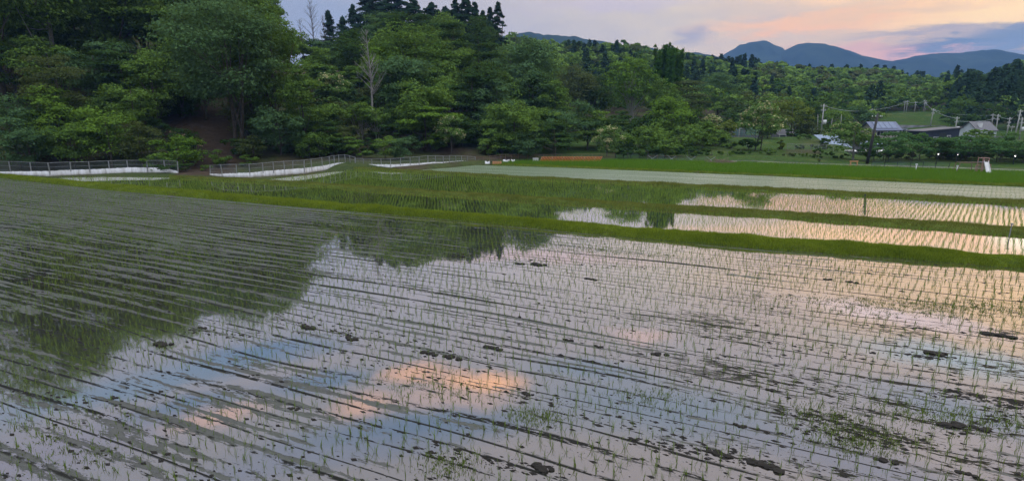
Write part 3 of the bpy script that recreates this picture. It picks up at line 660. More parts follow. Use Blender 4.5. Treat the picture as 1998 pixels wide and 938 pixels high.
# weeds / algae tufts
wp = []
for (a, b, n, sp) in [((960, 740), (1000, 745), 0, .3), ((1030, 808), (1060, 812), 350, .25), ((870, 905), (880, 910), 300, .2), ((1240, 770), (1300, 775), 200, .3), ((1700, 600), (2000, 600), 1500, 1.0), ((1600, 850), (1740, 870), 500, .3), ((1750, 800), (1990, 830), 800, .5), ((1480, 580), (1800, 590), 500, .5), ((100, 540), (300, 590), 700, .8), ((0, 410), (420, 440), 1200, 1.5), ((1560, 800), (1760, 860), 500, .3), ((30, 830), (200, 900), 250, .4), ((950, 470), (1300, 500), 900, .8), ((780, 745), (900, 770), 200, .4)]:
    A_ = np.array(G(*a)); B_ = np.array(G(*b)); t = r.random(n); c = A_ + (B_ - A_) * t[:, None] + r.normal(0, sp, (n, 2)) * [1, .5]; wp.append(c)
wp = np.vstack(wp)[::2]; wp = wp[inside(polyA, wp[:, 0], wp[:, 1])]; wp = np.c_[wp, np.zeros(len(wp))]
wp[:, :2] += np.random.default_rng(1).normal(0, .22, (len(wp), 2)); v, k = blades(wp, .06, .016, 4, 2.2, 88, 1, .05); stuff(link('weeds', np_mesh('weeds', v, k), M['weed']), 'low green weeds and algae on the mud of the foreground paddy', 'weeds')

# ------------------------------------------------------------------ trees
def leaf_quads(c, n, size, r, asp=1.5):
    """c centres, n facing normals -> quads"""
    N = len(c); n = n / (np.linalg.norm(n, axis=1)[:, None] + 1e-9); a = r.normal(size=(N, 3)); u = np.cross(n, a); u /= np.linalg.norm(u, axis=1)[:, None] + 1e-9; w = np.cross(n, u)
    s = (size * (.6 + .8 * r.random(N)))[:, None]; u = u * s * asp * .5; w = w * s * .5
    return np.stack([c - u, c - w * .9 + u * .1, c + u, c + w * .9 + u * .1], 1).reshape(-1, 3)
def crown_broad(r, H, Wd, base, n, size, flat=.62, nb=34, tier=False, lean=0.0, round_=1.0):
    zc = (base + H) / 2; rz_ = (H - base) / 2; rx_ = Wd / 2; C = []; Nn = []; cen = []
    per = n // nb; tp_ = r.uniform(0, .45); sq = r.normal(0, .10, 2) * rx_; ex = r.uniform(.9, 1.15)
    for k in range(nb):
        d = r.normal(size=3); d /= np.linalg.norm(d); d[2] = d[2] * .9 + .12
        q = .45 + .42 * r.random() ** .6
        zz = zc + d[2] * rz_ * q * 1.05; wz = 1.0 if not tier else (1.15 - .5 * abs((zz - base) / (H - base) - .35))
        hz_ = (zz - base) / (H - base + .01); tw = (1 + tp_ * (.5 - hz_)) * wz * (ex if r.random() < .2 else 1)
        c = np.array([d[0] * rx_ * q * tw + sq[0] * hz_ * 2, d[1] * rx_ * q * tw + sq[1] * hz_ * 2, zz]); br = min(rx_, rz_) * ((.17 + .19 * r.random()) if nb > 70 else (.24 + .20 * r.random()))
        if tier: c[2] = base + round((zz - base) / (rz_ * .30)) * rz_ * .30
        m = per; dd = r.normal(size=(m, 3)); dd /= np.linalg.norm(dd, axis=1)[:, None]; dd[:, 2] = np.where(r.random(m) < .85, np.abs(dd[:, 2]), dd[:, 2])
        rr = br * (.72 + .38 * r.random(m) ** .7)
        lump = 1 + .22 * np.sin(dd[:, 0] * 7 + k) * np.sin(dd[:, 1] * 6 + 2 * k) + .12 * r.normal(size=m)
        pos = c + dd * (rr * lump)[:, None] * np.array([1.25 if tier else 1.1, 1.25 if tier else 1.1, (.32 if tier else flat)])
        nn = dd * .7 + r.normal(size=(m, 3)) * .42 + np.array([0, 0, .45]); C.append(pos); Nn.append(nn); cen.append(c)
    C = np.vstack(C); Nn = np.vstack(Nn); C[:, 2] = np.maximum(C[:, 2], base * .6); return leaf_quads(C, Nn, size, r), np.array(cen)
def crown_conifer(r, H, Wd, base, n, size):
    nbr = 110; C = []; N_ = []; per = n // nbr
    for k in range(nbr):
        t = (k + r.random()) / nbr; z = base + (H - base) * t; L = Wd / 2 * (1 - t) ** .75 * (.6 + .6 * r.random()) + .22; a = r.random() * 6.283
        s = r.random(per) ** .6 * L; dz = -.35 * s + .18 * s * s / max(L, .3)
        w = r.normal(0, .16 + .10 * L, per); x = np.cos(a) * s - np.sin(a) * w; y = np.sin(a) * s + np.cos(a) * w
        C.append(np.stack([x, y, z + dz + r.normal(0, .14, per)], 1)); N_.append(np.stack([np.cos(a) * .6 + r.normal(0, .4, per), np.sin(a) * .6 + r.normal(0, .4, per), np.full(per, .7)], 1))
    return leaf_quads(np.vstack(C), np.vstack(N_), size, r, 2.0), None
def crown_plume(r, H, Wd, base, n, size):
    C = []; N_ = []; nb = 46; per = n // nb
    for k in range(nb):
        a = r.random() * 6.283; q = r.random() ** .5; x0, y0 = math.cos(a) * Wd * .42 * q, math.sin(a) * Wd * .42 * q; h = H * (1 - .22 * q * r.random() - .1 * r.random())
        t = base / H + (1 - base / H) * r.random(per) ** .8; z = t * h; sp = .34 * (1.25 - t) + .08
        C.append(np.stack([x0 * (1 + .25 * t) + r.normal(0, 1, per) * sp, y0 * (1 + .25 * t) + r.normal(0, 1, per) * sp, z], 1)); N_.append(r.normal(size=(per, 3)) * .6 + [math.cos(a), math.sin(a), .2])
    return leaf_quads(np.vstack(C), np.vstack(N_), size, r, 2.4), None
def trunk_mb(r, H, base, rad, cen=None, stems=1, top=.85, lean=0.03):
    m = MB()
    for s in range(stems):
        off = r.normal(0, .35 * (stems > 1), 2); ln = r.normal(0, lean + .04 * (stems > 1), 2) * H
        pts = [(off[0] + ln[0] * t ** 1.3 + .08 * math.sin(5 * t + s), off[1] + ln[1] * t ** 1.3, -.6 + (H * top + .6) * t) for t in np.linspace(0, 1, 7)]
        m.tube(pts, [rad / stems ** .4 * (1.25 - 1.05 * t) for t in np.linspace(0, 1, 7)], 7)
        if cen is not None:
            for c in cen[r.permutation(len(cen))[:9]]:
                t = min(.9, max(base / H * .9, .2 + .5 * r.random())); i = min(5, int(t * 6)); p0 = np.array(pts[i]); mid = (p0 + c) / 2 + [0, 0, -.2]
                m.tube([p0, mid, c], [rad * .38, rad * .24, rad * .08], 5, False)
    return m
TREES = 0
def tree(px, ytop, w, D, kind, mat, label, cat='tree', name='tree', n=None, base=.22, size=None, z0=None, stems=1, group=None, bark='bark', ybot=None, wm=None, hm=None, leafk=1.0, flower=0, **kw):
    global TREES; TREES += 1
    r = np.random.default_rng(1000 + TREES)
    p = P(px, ytop, D); x, y = p[0], p[1]; z = float(zt(x, y)[0]) if z0 is None else z0
    if ybot is not None: z = P(px, ybot, D)[2]
    H = hm if hm else p[2] - z; Wm = wm if wm else w * (D * cP + (CAMH - z) * sP) / F
    H = max(H, .5); b = base * H
    if size is None: size = min(.30, max(.11, .0029 * D)) * leafk * min(1, max(.55, math.sqrt(Wm / 8)))
    if n is None: n = int(min(24000, max(2500, 1.55 * 2.4 * Wm * (H - b) * math.pi * .8 / size ** 2 * .52)))
    root = empty(name, (x, y, z), label, cat, group)
    cen = None
    if kind == 'broad': v, cen = crown_broad(r, H, Wm, b, n, size, nb=int(min(130, max(34, Wm * H / 2.6))), **kw)
    elif kind == 'tier': v, cen = crown_broad(r, H, Wm, b, n, size, tier=True, nb=int(min(60, max(18, Wm * H / 4))), **kw)
    elif kind == 'conifer': v, _ = crown_conifer(r, H, Wm, b, n, size * 1.0)
    elif kind == 'plume': v, _ = crown_plume(r, H, Wm, b, n, size)
    elif kind == 'shrub': v, cen = crown_broad(r, H, Wm, -.1 * H, n, size, nb=int(min(40, max(8, Wm * H * 2))), **kw)
    me = np_mesh('crown', v, 4)
    if flower:
        vv_ = v.reshape(-1, 4, 3); top_ = vv_[:, 0, 2] / H; nz = vnoise(vv_[:, 0, 0] + 50, vv_[:, 0, 1] + vv_[:, 0, 2] * 1.3 + 50, .55, TREES); fl = ((nz + .25 * (top_ - .5) > .5 - flower) & (r.random(len(vv_)) < .8)).astype(float)
        attr(me, 'flower', np.repeat(fl, 4))
    link('crown', me, M[mat], root)
    trunk_mb(r, H, b, max(.06, min(.35, H * .016)), cen, stems, .8 if kind != 'plume' else .9).build('trunk', M[bark], root, True)
    return root
def bare(px, ytop, w, D, label, bark='bark_pale', ybot=None):
    global TREES; TREES += 1; r = np.random.default_rng(4000 + TREES)
    p = P(px, ytop, D); x, y = p[0], p[1]; z = float(zt(x, y)[0]); H = p[2] - z; Wm = w * D / F
    root = empty('bare_tree', (x, y, z), label, 'tree'); m = MB(); pts = [np.array((.12 * math.sin(4 * t) * 2, 0, -.5 + (H + .5) * t)) for t in np.linspace(0, 1, 12)]
    m.tube(pts, [.17 * (1.1 - t) + .02 for t in np.linspace(0, 1, 12)], 7); m.build('trunk', M[bark], root, True)
    b = MB()
    for k in range(46):
        t = .35 + .63 * r.random(); p0 = np.array((.24 * math.sin(4 * t), 0, H * t)); a = r.random() * 6.283; L = Wm * .55 * (1.25 - t) * (.6 + .7 * r.random()); d = np.array([math.cos(a), math.sin(a) * .8, .9 + .5 * r.random()])
        p1 = p0 + d * L * .5; p2 = p1 + (d + r.normal(0, .25, 3)) * L * .5; b.tube([p0, p1, p2], [.06 * (1.3 - t) + .01, .035, .012], 5, False)
        for _ in range(4): q = p1 + (p2 - p1) * r.random(); b.tube([q, q + (d * .4 + r.normal(0, .4, 3)) * L * .4], [.02, .008], 4, False)
    b.build('branches', M[bark], root)
    return root

# --- explicit trees along the left hill
big_ = tree(432, -12, 225, 74, 'broad', 'leaf_blue', 'huge blue-green broadleaf tree with bare grey trunks behind the fallen log', base=.17, stems=2, bark='bark', n=20000)
tree(512, -25, 165, 79, 'broad', 'leaf_mid', 'huge mid-green tree whose right edge meets the open sky', base=.06, n=17000)
tree(585, 120, 80, 75, 'broad', 'leaf_mid', 'leafy tree bulging at the lower right of the huge green tree', base=.05)
tree(540, 210, 110, 72, 'broad', 'leaf_blue', 'low leafy tree below the huge green tree', base=.1)
tree(98, 98, 105, 70, 'broad', 'leaf_olive', 'pale olive tree leaning over the bank at upper left', base=.2)
tree(15, 185, 150, 66, 'broad', 'leaf_blue', 'bluish bushy tree at the left edge behind the netted fence', base=.02)
tree(95, 160, 95, 67.5, 'broad', 'leaf_bright', 'bright green bushy tree second from the left edge', base=.05)
tree(200, 205, 120, 66, 'broad', 'leaf_bright', 'bright green rounded bush tree above the middle of the left fence', base=.02)
tree(265, 235, 80, 66, 'broad', 'leaf_olive', 'olive bush with reddish shoots left of the fallen log', base=.02)
tree(130, 235, 100, 65, 'broad', 'leaf_mid', 'mid-green bush low behind the left fence', base=.02)
tree(50, 250, 100, 64, 'broad', 'leaf_blue', 'blue-green bush lowest at the left edge', base=.02)
tree(288, 98, 95, 78, 'broad', 'leaf_mid', 'dark green tree standing left of the huge blue-green tree', base=.15)
tree(250, 150, 90, 74, 'broad', 'leaf_mid', 'leafy tree lower left of the huge blue-green tree', base=.1)
tree(-70, -260, 230, 82, 'broad', 'leaf_mid', 'tall tree cut by the left edge of the view', base=.25)
tree(55, -165, 230, 86, 'broad', 'leaf_mid', 'tall green tree filling the upper left corner', base=.25, bark='bark_pale')
tree(180, -145, 190, 92, 'broad', 'leaf_mid', 'tall tree second from the upper left corner', base=.2)
tree(255, -105, 150, 99, 'broad', 'leaf_dark', 'dark tall tree third from the upper left corner', base=.2)
tree(330, -58, 170, 96, 'tier', 'leaf_dark', 'dark tiered tree above and left of the huge blue-green tree', base=.2)
tree(345, 262, 95, 66.5, 'shrub', 'leaf_bright', 'bright green shrub on the brown bank left of the fallen log', 'shrub', 'shrub')
tree(305, 300, 60, 63, 'shrub', 'leaf_mid', 'green shrub leaning over the end of the left fence', 'shrub', 'shrub')
tree(330, 306, 50, 62, 'shrub', 'leaf_dark', 'dark shrub hanging over the white sheet at the fence end', 'shrub', 'shrub')
tree(362, 316, 40, 63, 'shrub', 'leaf_dark', 'small dark shrub in the gap between the two fences', 'shrub', 'shrub')
tree(400, 322, 34, 64, 'shrub', 'leaf_mid', 'low shrub at the foot of the brown bank', 'shrub', 'shrub')
tree(425, 290, 40, 67, 'shrub', 'leaf_mid', 'small shrub right of the brown bank', 'shrub', 'shrub')
tree(470, 265, 90, 71, 'shrub', 'leaf_dark', 'dark shrub under the grey trunks of the huge tree', 'shrub', 'shrub')
tree(480, 300, 45, 67, 'shrub', 'leaf_mid', 'small green shrub just behind the start of the middle fence', 'shrub', 'shrub')
# middle
tree(640, 22, 48, 190, 'conifer', 'leaf_conifer', 'dark conifer standing in the sky gap', name='conifer', base=.1)
tree(668, 34, 52, 186, 'conifer', 'leaf_conifer', 'shorter dark conifer just right of the one in the sky gap', name='conifer', base=.1)
tree(688, 10, 60, 192, 'conifer', 'leaf_conifer', 'tall dark conifer right of the sky gap', name='conifer', base=.1)
bare(605, 4, 40, 185, 'thin bare tree rising into the sky gap', 'bark'); bare(585, 38, 24, 170, 'thin leafless sapling at the left of the sky gap', 'bark')
bare(630, 30, 22, 188, 'thin leafless sapling at the right of the sky gap', 'bark')
tree(655, 136, 70, 90, 'broad', 'leaf_flower', 'round dark tree flecked with cream blossom below the sky gap', base=.1, flower=.22)
bare(716, 58, 52, 86, 'dead grey tree with upright bare branches')
tree(690, 60, 90, 112, 'broad', 'leaf_dark', 'dark tree behind the dead grey tree', base=.1)
tree(735, 75, 90, 118, 'broad', 'leaf_dark', 'dark tree immediately right behind the dead grey tree', base=.1)
tree(815, 44, 155, 104, 'broad', 'leaf_mid', 'round-topped bright-edged tree below the tall conifers', base=.1)
tree(758, 94, 90, 98, 'broad', 'leaf_bright', 'bright green tree right of the dead grey tree', base=.1)
tree(796, 108, 120, 92, 'broad', 'leaf_blue', 'rounded blue-green tree in front of the round-topped tree', base=.08)
tree(860, 120, 100, 98, 'broad', 'leaf_mid', 'tree between the blue-green tree and the huge willow-like tree', base=.1)
tree(700, 200, 70, 80, 'broad', 'leaf_mid', 'slender tree on thin pale stems above the fence corner', base=.4, stems=2, bark='bark_pale')
tree(735, 203, 62, 81, 'broad', 'leaf_mid', 'second slender tree on thin pale stems right of the fence corner', base=.4, stems=2, bark='bark_pale')
tree(640, 235, 62, 74, 'tier', 'leaf_dark', 'dark drooping tree behind the middle fence', base=.02)
tree(675, 258, 60, 75, 'tier', 'leaf_mid', 'small drooping tree left of the slender stems', base=.02)
tree(600, 262, 50, 72, 'shrub', 'leaf_mid', 'shrub on the bank behind the middle fence', 'shrub', 'shrub')
tree(828, 205, 120, 79, 'tier', 'leaf_bright', 'layered bright green tree with flat tiers behind the long white-sheeted fence', base=.05)
tree(878, 222, 52, 78, 'broad', 'leaf_flower', 'cream-flowered small tree at the right side of the layered tree', base=.1, flower=.30)
tree(770, 235, 70, 80, 'tier', 'leaf_dark', 'dark low tree left of the layered bright tree', base=.05)
tree(925, 140, 110, 90, 'tier', 'leaf_dark', 'dark layered tree left of the huge willow-like tree', base=.08)
tree(900, 230, 70, 82, 'broad', 'leaf_dark', 'dark bushy tree right of the layered bright tree', base=.05)
tree(1005, 68, 150, 116, 'broad', 'leaf_blue', 'huge willow-like tree with grey-green rounded crown at the end of the hill', base=.15, n=15000)
tree(968, 150, 95, 88, 'broad', 'leaf_blue', 'grey-green tree low on the left of the huge willow-like tree', base=.05)
tree(1035, 135, 100, 106, 'broad', 'leaf_blue', 'grey-green tree low on the right of the huge willow-like tree', base=.06)
tree(985, 225, 100, 84, 'broad', 'leaf_blue', 'leafy low tree under the huge willow-like tree', base=.03)
for (px, yt, w, D, lab) in [(716, -14, 60, 196, 'tall dark conifer first of the crest row left of the dead tree'), (745, -22, 66, 194, 'tall dark conifer above the dead tree'), (775, -18, 66, 192, 'tall dark conifer left of the crest middle'), (806, -4, 60, 190, 'tall dark conifer in the crest middle'),
                            (842, 6, 64, 188, 'broad dark conifer right of the crest middle'), (868, 14, 50, 188, 'shorter conifer in the crest row'), (888, 0, 50, 186, 'tall conifer left of a pair with bare tops'), (908, -6, 50, 188, 'tall conifer right of a pair with bare tops'), (926, 6, 44, 186, 'pointed conifer right of the bare-topped pair'), (943, 22, 44, 182, 'short pointed conifer third from the right end of the crest'), (956, 16, 34, 186, 'slim conifer second from the right end of the crest'), (972, 5, 40, 184, 'slim tall conifer at the right end of the crest')]:
    first = False
    tree(px, yt, w * (2.3 if px < 870 else 1.75), D, 'broad' if first else 'conifer', 'leaf_dark' if first else 'leaf_conifer', lab, name='conifer', base=.12, group='conifers along the crest of the hill')
# right of the hill
tree(1110, 200, 115, 92, 'broad', 'leaf_blue', 'bluish rounded tree above the orange barriers', base=.03)
tree(1148, 200, 80, 94, 'tier', 'leaf_mid', 'spreading tree right of the bluish rounded tree', base=.08)
tree(1080, 150, 70, 104, 'broad', 'leaf_mid', 'green tree behind the bluish rounded tree', base=.1)
tree(1130, 130, 90, 150, 'broad', 'leaf_olive', 'brownish olive tree behind the spreading tree', base=.1)
tree(1160, 150, 70, 150, 'broad', 'leaf_dark', 'dark tree behind the cream-flowered bush', base=.1)
tree(1080, 235, 70, 87, 'broad', 'leaf_dark', 'dark bush left of the orange barriers', base=.02)
tree(1185, 246, 56, 84, 'broad', 'leaf_flower', 'cream-flowered bush tree right of the orange barriers', base=.05, flower=.34)
tree(1212, 215, 64, 103, 'tier', 'leaf_dark', 'dark pine with flat layers left of the park', base=.2)
tree(1238, 112, 105, 138, 'broad', 'leaf_bright', 'light green tall tree with visible trunks left of the bamboo', base=.3, stems=3, size=.36, bark='bark_pale')
tree(1305, 82, 56, 150, 'plume', 'leaf_bamboo', 'dense upright clump of dark green plumes standing above the other trees', name='bamboo_clump', cat='bamboo', base=1.0 * .2, n=9000, size=.42)
tree(1300, 150, 64, 142, 'broad', 'leaf_mid', 'green tree at the foot of the upright plumes', base=.1)
tree(1318, 186, 92, 97, 'broad', 'leaf_bright', 'light olive tree in front of the upright plumes', base=.12)
tree(1348, 156, 84, 148, 'tier', 'leaf_olive', 'dark olive layered tree right of the upright plumes', base=.12)
tree(1262, 245, 100, 87, 'broad', 'leaf_mid', 'leafy green bush in front of the tall light green tree', base=.03)
tree(1330, 245, 90, 90, 'broad', 'leaf_mid', 'leafy green bush right of the centre of the park bank', base=.03)
tree(1372, 258, 70, 92, 'broad', 'leaf_mid', 'small tree below the cream-topped tree', base=.05)
tree(1405, 142, 96, 180, 'broad', 'leaf_blue', 'large round blue-green tree behind the park', base=.12)
tree(1386, 224, 46, 106, 'broad', 'leaf_flower', 'small cream-topped tree behind the park bank', base=.2, flower=.55)
tree(1416, 234, 48, 104, 'broad', 'leaf_yellow', 'small yellow-green tree beside the blue netting', base=.1)
for (px, yt, w, D, m_, lab) in [(1225, 285, 60, 82, 'leaf_dark', 'dark shrub left of the row behind the wire fence'), (1265, 280, 60, 82, 'leaf_dark', 'dark shrub second of the row behind the wire fence'), (1300, 270, 70, 83, 'leaf_mid', 'green shrub in the middle of the row behind the wire fence'), (1345, 285, 70, 82, 'leaf_dark', 'dark shrub right in the row behind the wire fence'), (1390, 290, 60, 82, 'leaf_dark', 'dark shrub at the right end of the row behind the wire fence')]:
    tree(px, yt, w, D, 'shrub', m_, lab, 'shrub', 'shrub')
for (px, yt, w, D, m_, lab) in [(1500, 240, 40, 112, 'leaf_mid', 'rounded bush between the tall flowering tree and the cottage'), (1648, 238, 60, 120, 'leaf_dark', 'dark tree behind the blue ribbed roof'), (1700, 262, 50, 110, 'leaf_dark', 'dark bush tree in front of the solar roof house at left'), (1762, 250, 44, 160, 'leaf_dark', 'dark bush tree right of the solar roof house'), (1780, 214, 90, 240, 'leaf_mid', 'leafy tree behind the poles on the green mound'), (1725, 200, 90, 235, 'leaf_mid', 'leafy tree at the upper left of the green mound'), (1850, 205, 100, 205, 'leaf_bright', 'light green tree at the right of the mound'), (1880, 228, 70, 175, 'leaf_dark', 'dark tree behind the navy barn'), (1925, 222, 90, 180, 'leaf_dark', 'dark tree behind the white house'), (1975, 222, 90, 172, 'leaf_dark', 'dark tree behind the right poles'), (1215, 262, 70, 90, 'leaf_mid', 'green bush tree behind the cream-flowered bush'), (1250, 225, 80, 98, 'leaf_dark', 'dark tree low behind the tall light green tree'), (1290, 232, 80, 96, 'leaf_mid', 'green tree low behind the light olive tree'), (1362, 236, 70, 98, 'leaf_mid', 'green tree below the dark olive layered tree'), (1398, 262, 60, 96, 'leaf_mid', 'bush below the small yellow-green tree'), (1340, 205, 70, 106, 'leaf_dark', 'dark tree between the light olive and layered trees'), (1170, 225, 80, 98, 'leaf_dark', 'dark low tree left behind the cream-flowered bush'), (1445, 215, 70, 138, 'leaf_dark', 'dark tree behind the blue netting'), (1512, 225, 60, 136, 'leaf_mid', 'green tree just left behind the cottage'), (1625, 215, 80, 145, 'leaf_mid', 'green tree behind the thin poles'), (1665, 205, 80, 158, 'leaf_blue', 'blue-green tree behind the solar roof house'), (1590, 200, 70, 150, 'leaf_dark', 'dark tree behind the transformer pole')]:
    tree(px, yt, w, D, 'broad', m_, lab, base=.04)
tree(1484, 204, 88, 90, 'broad', 'leaf_flower', 'tall flowering tree with cream tips on the park bank', base=.22, flower=.30, stems=2)
tree(1462, 270, 44, 89, 'broad', 'leaf_dark', 'low dark part-flowering tree beside the tall flowering tree', base=.15)
tree(1550, 194, 92, 122, 'broad', 'leaf_yellow', 'yellow-green tree in front of the small cottage', base=.22)
tree(1582, 235, 50, 124, 'broad', 'leaf_olive', 'dark olive bush right of the small cottage', base=.03)
tree(1527, 274, 16, 92, 'shrub', 'leaf_yellow', 'small round clipped yellow-green shrub on the park bank', 'shrub', 'shrub')
tree(1560, 283, 20, 93, 'shrub', 'leaf_dark', 'small dark shrub right of the clipped round shrub', 'shrub', 'shrub')
for (px, yt, w, D, m_, lab) in [(1428, 272, 50, 92, 'leaf_mid', 'rounded bush at the left end of the park lawn'), (1445, 290, 44, 84, 'leaf_dark', 'dark bush at the foot of the bank by the brushwood heap'), (1500, 290, 46, 84, 'leaf_mid', 'spreading bush under the tall flowering tree'), (1538, 300, 34, 82, 'leaf_olive', 'brownish low bush in the middle of the park bank'), (1565, 300, 40, 82, 'leaf_mid', 'low green bush right of the brownish one on the bank'), (1545, 252, 34, 116, 'leaf_dark', 'dark bush against the cottage wall'), (1575, 262, 34, 110, 'leaf_mid', 'green bush right of the cottage on the lawn'), (1602, 280, 40, 94, 'leaf_dark', 'dark bush at the right end of the pale fence'), (1630, 284, 44, 90, 'leaf_mid', 'green bush in front of the blue ribbed roof'), (1690, 280, 44, 88, 'leaf_dark', 'dark bush behind the dark leaning pole'), (1400, 250, 50, 100, 'leaf_mid', 'green bush left of the netted enclosure'), (1365, 288, 60, 84, 'leaf_mid', 'green shrub behind the cross-braced fence'), (1420, 298, 40, 82, 'leaf_mid', 'low shrub right above the brushwood heap'), (1590, 305, 36, 80, 'leaf_dark', 'small dark shrub low on the verge')]:
    tree(px, yt, w, D, 'shrub', m_, lab, 'shrub', 'shrub')
tree(1608, 268, 22, 100, 'shrub', 'leaf_dark', 'dark shrub left of the blue ribbed roof', 'shrub', 'shrub')
tree(1616, 296, 26, 84, 'shrub', 'leaf_dark', 'dark shrub low on the bank below the blue ribbed roof', 'shrub', 'shrub')
tree(1640, 300, 34, 80, 'shrub', 'leaf_dark', 'dark shrub at the foot of the flowering tree by the dark pole', 'shrub', 'shrub')
tree(1590, 288, 40, 86, 'shrub', 'leaf_mid', 'green shrub spreading down the park bank', 'shrub', 'shrub')
tree(1667, 240, 84, 79, 'broad', 'leaf_flower', 'dark flowering tree just left of the dark leaning pole', base=.25, flower=.16, stems=2, bark='bark_pale')
tree(1707, 295, 34, 76, 'shrub', 'leaf_dark', 'dark shrub right behind the dark leaning pole', 'shrub', 'shrub')
for (px, yt, w, D, lab) in [(1738, 274, 84, 77, 'spreading tree first of the row right of the dark pole'), (1795, 262, 118, 78, 'largest domed spreading tree in front of the navy barn'), (1845, 276, 80, 80, 'spreading tree between the domed one and the white house'), (1895, 268, 110, 77, 'spreading tree in front of the white house'), (1950, 274, 100, 76, 'spreading tree in front of the right poles'), (2008, 262, 100, 75, 'spreading tree cut by the right edge')]:
    tree(px, yt - 4, w * 1.45, D, 'broad', 'leaf_cherry', lab, base=.12, stems=3, group='spreading trees along the playground edge', leafk=.75, flat=.55)
for (px, yt, w, D, lab) in [(1760, 288, 80, 82, 'dark hedge bush under the first spreading tree'), (1830, 282, 110, 83, 'dark hedge bush under the domed spreading tree'), (1880, 280, 100, 82, 'dark hedge bush behind the climbing frame'), (1930, 280, 110, 82, 'dark hedge bush right of the climbing frame'), (1985, 278, 110, 80, 'dark hedge bush at the right edge')]:
    tree(px, yt, w, D, 'shrub', 'leaf_dark', lab, 'shrub', 'shrub')
tree(1912, 252, 50, 118, 'broad', 'leaf_mid', 'young tree beside the white house', base=.1)
tree(1768, 262, 30, 150, 'shrub', 'leaf_dark', 'dark bush in front of the grey retaining wall', 'shrub', 'shrub')

# --- bushes along the foot of the wooded hill, behind the fences
ub = np.random.default_rng(19)
for k_, px in enumerate(np.arange(-20, 1060, 27)):
    if 345 < px < 455: continue
    px = px + ub.uniform(-9, 9); D = 71.5 + ub.uniform(-2, 4) + (px > 560) * 3 + (px > 820) * 6; m_ = ['leaf_dark', 'leaf_mid', 'leaf_dark', 'leaf_blue', 'leaf_olive'][ub.integers(0, 5)]
    tree(px, 0, 50 + ub.uniform(-8, 22), D, 'shrub', m_, 'leafy bush in the undergrowth behind the netted fences at the foot of the hill', 'shrub', 'shrub', hm=ub.uniform(1.6, 3.4), group='bushes in the undergrowth at the foot of the wooded hill', n=2600)
for k_, px in enumerate(np.concatenate([np.arange(150, 1000, 30), np.arange(200, 1000, 34), np.arange(240, 780, 45)])):
    if 345 < px < 450: continue
    px = px + ub.uniform(-10, 10); D = (80, 88, 98)[0 if k_ < 29 else 1 if k_ < 53 else 2] + ub.uniform(-2.5, 2.5) + (px > 700) * 4; m_ = ['leaf_dark', 'leaf_mid', 'leaf_dark', 'leaf_mid', 'leaf_olive'][ub.integers(0, 5)]
    tree(px, 0, 55 + ub.uniform(-8, 25), D, 'shrub', m_, 'leafy bush half hidden among the trees up the wooded slope', 'shrub', 'shrub', hm=ub.uniform(2.2, 4.5), group='bushes up the wooded slope', n=2200)
# --- filler trees behind on the left hill
SKY = [(-100, -120), (500, -90), (545, -10), (555, 40), (580, 72), (650, 80), (690, 66), (706, 20), (980, 30), (1000, 75), (1050, 82), (1100, 80)]
fr = np.random.default_rng(11); kinds = [('broad', 'leaf_mid'), ('broad', 'leaf_dark'), ('tier', 'leaf_dark'), ('broad', 'leaf_mid'), ('conifer', 'leaf_conifer'), ('broad', 'leaf_blue')]
fill_lab = {'broad': 'leafy forest tree half hidden on the wooded left hillside', 'tier': 'dark tiered forest tree half hidden on the wooded left hillside', 'conifer': 'dark conifer half hidden on the wooded left hillside'}
for D, step, dy in [(82, 75, 190), (92, 70, 120), (106, 62, 60), (124, 56, 20), (146, 52, 0), (172, 48, 4)]:
    for px in np.arange(-60, 1080, step):
        px = px + fr.uniform(-.3, .3) * step; k, m_ = kinds[fr.integers(0, 6)]; k, m_ = (k, m_) if k != 'conifer' or D > 120 else ('broad', 'leaf_mid')
        p0 = P(px, 200, D); z = float(zt(p0[0], D)[0]); hw_ = 560 * 4.5 / D * 2; ys = max(np.interp(px + q_, [a for a, _ in SKY], [b for _, b in SKY]) for q_ in (-hw_ / 2, 0, hw_ / 2)) + dy * (.6 + .5 * fr.random())
        H = P(px, ys, D)[2] - z
        if H < 4.5: continue
        H = min(H, fr.uniform(12, 19) + (7 if px < 420 else 0)); tree(px, 0, step * (1.5 if not 520 < px < 740 else 1.1), D, k, m_, fill_lab[k], base=.08, hm=H, z0=z, n=6500, name='conifer' if k == 'conifer' else 'tree', group='trees behind on the wooded left hillside')

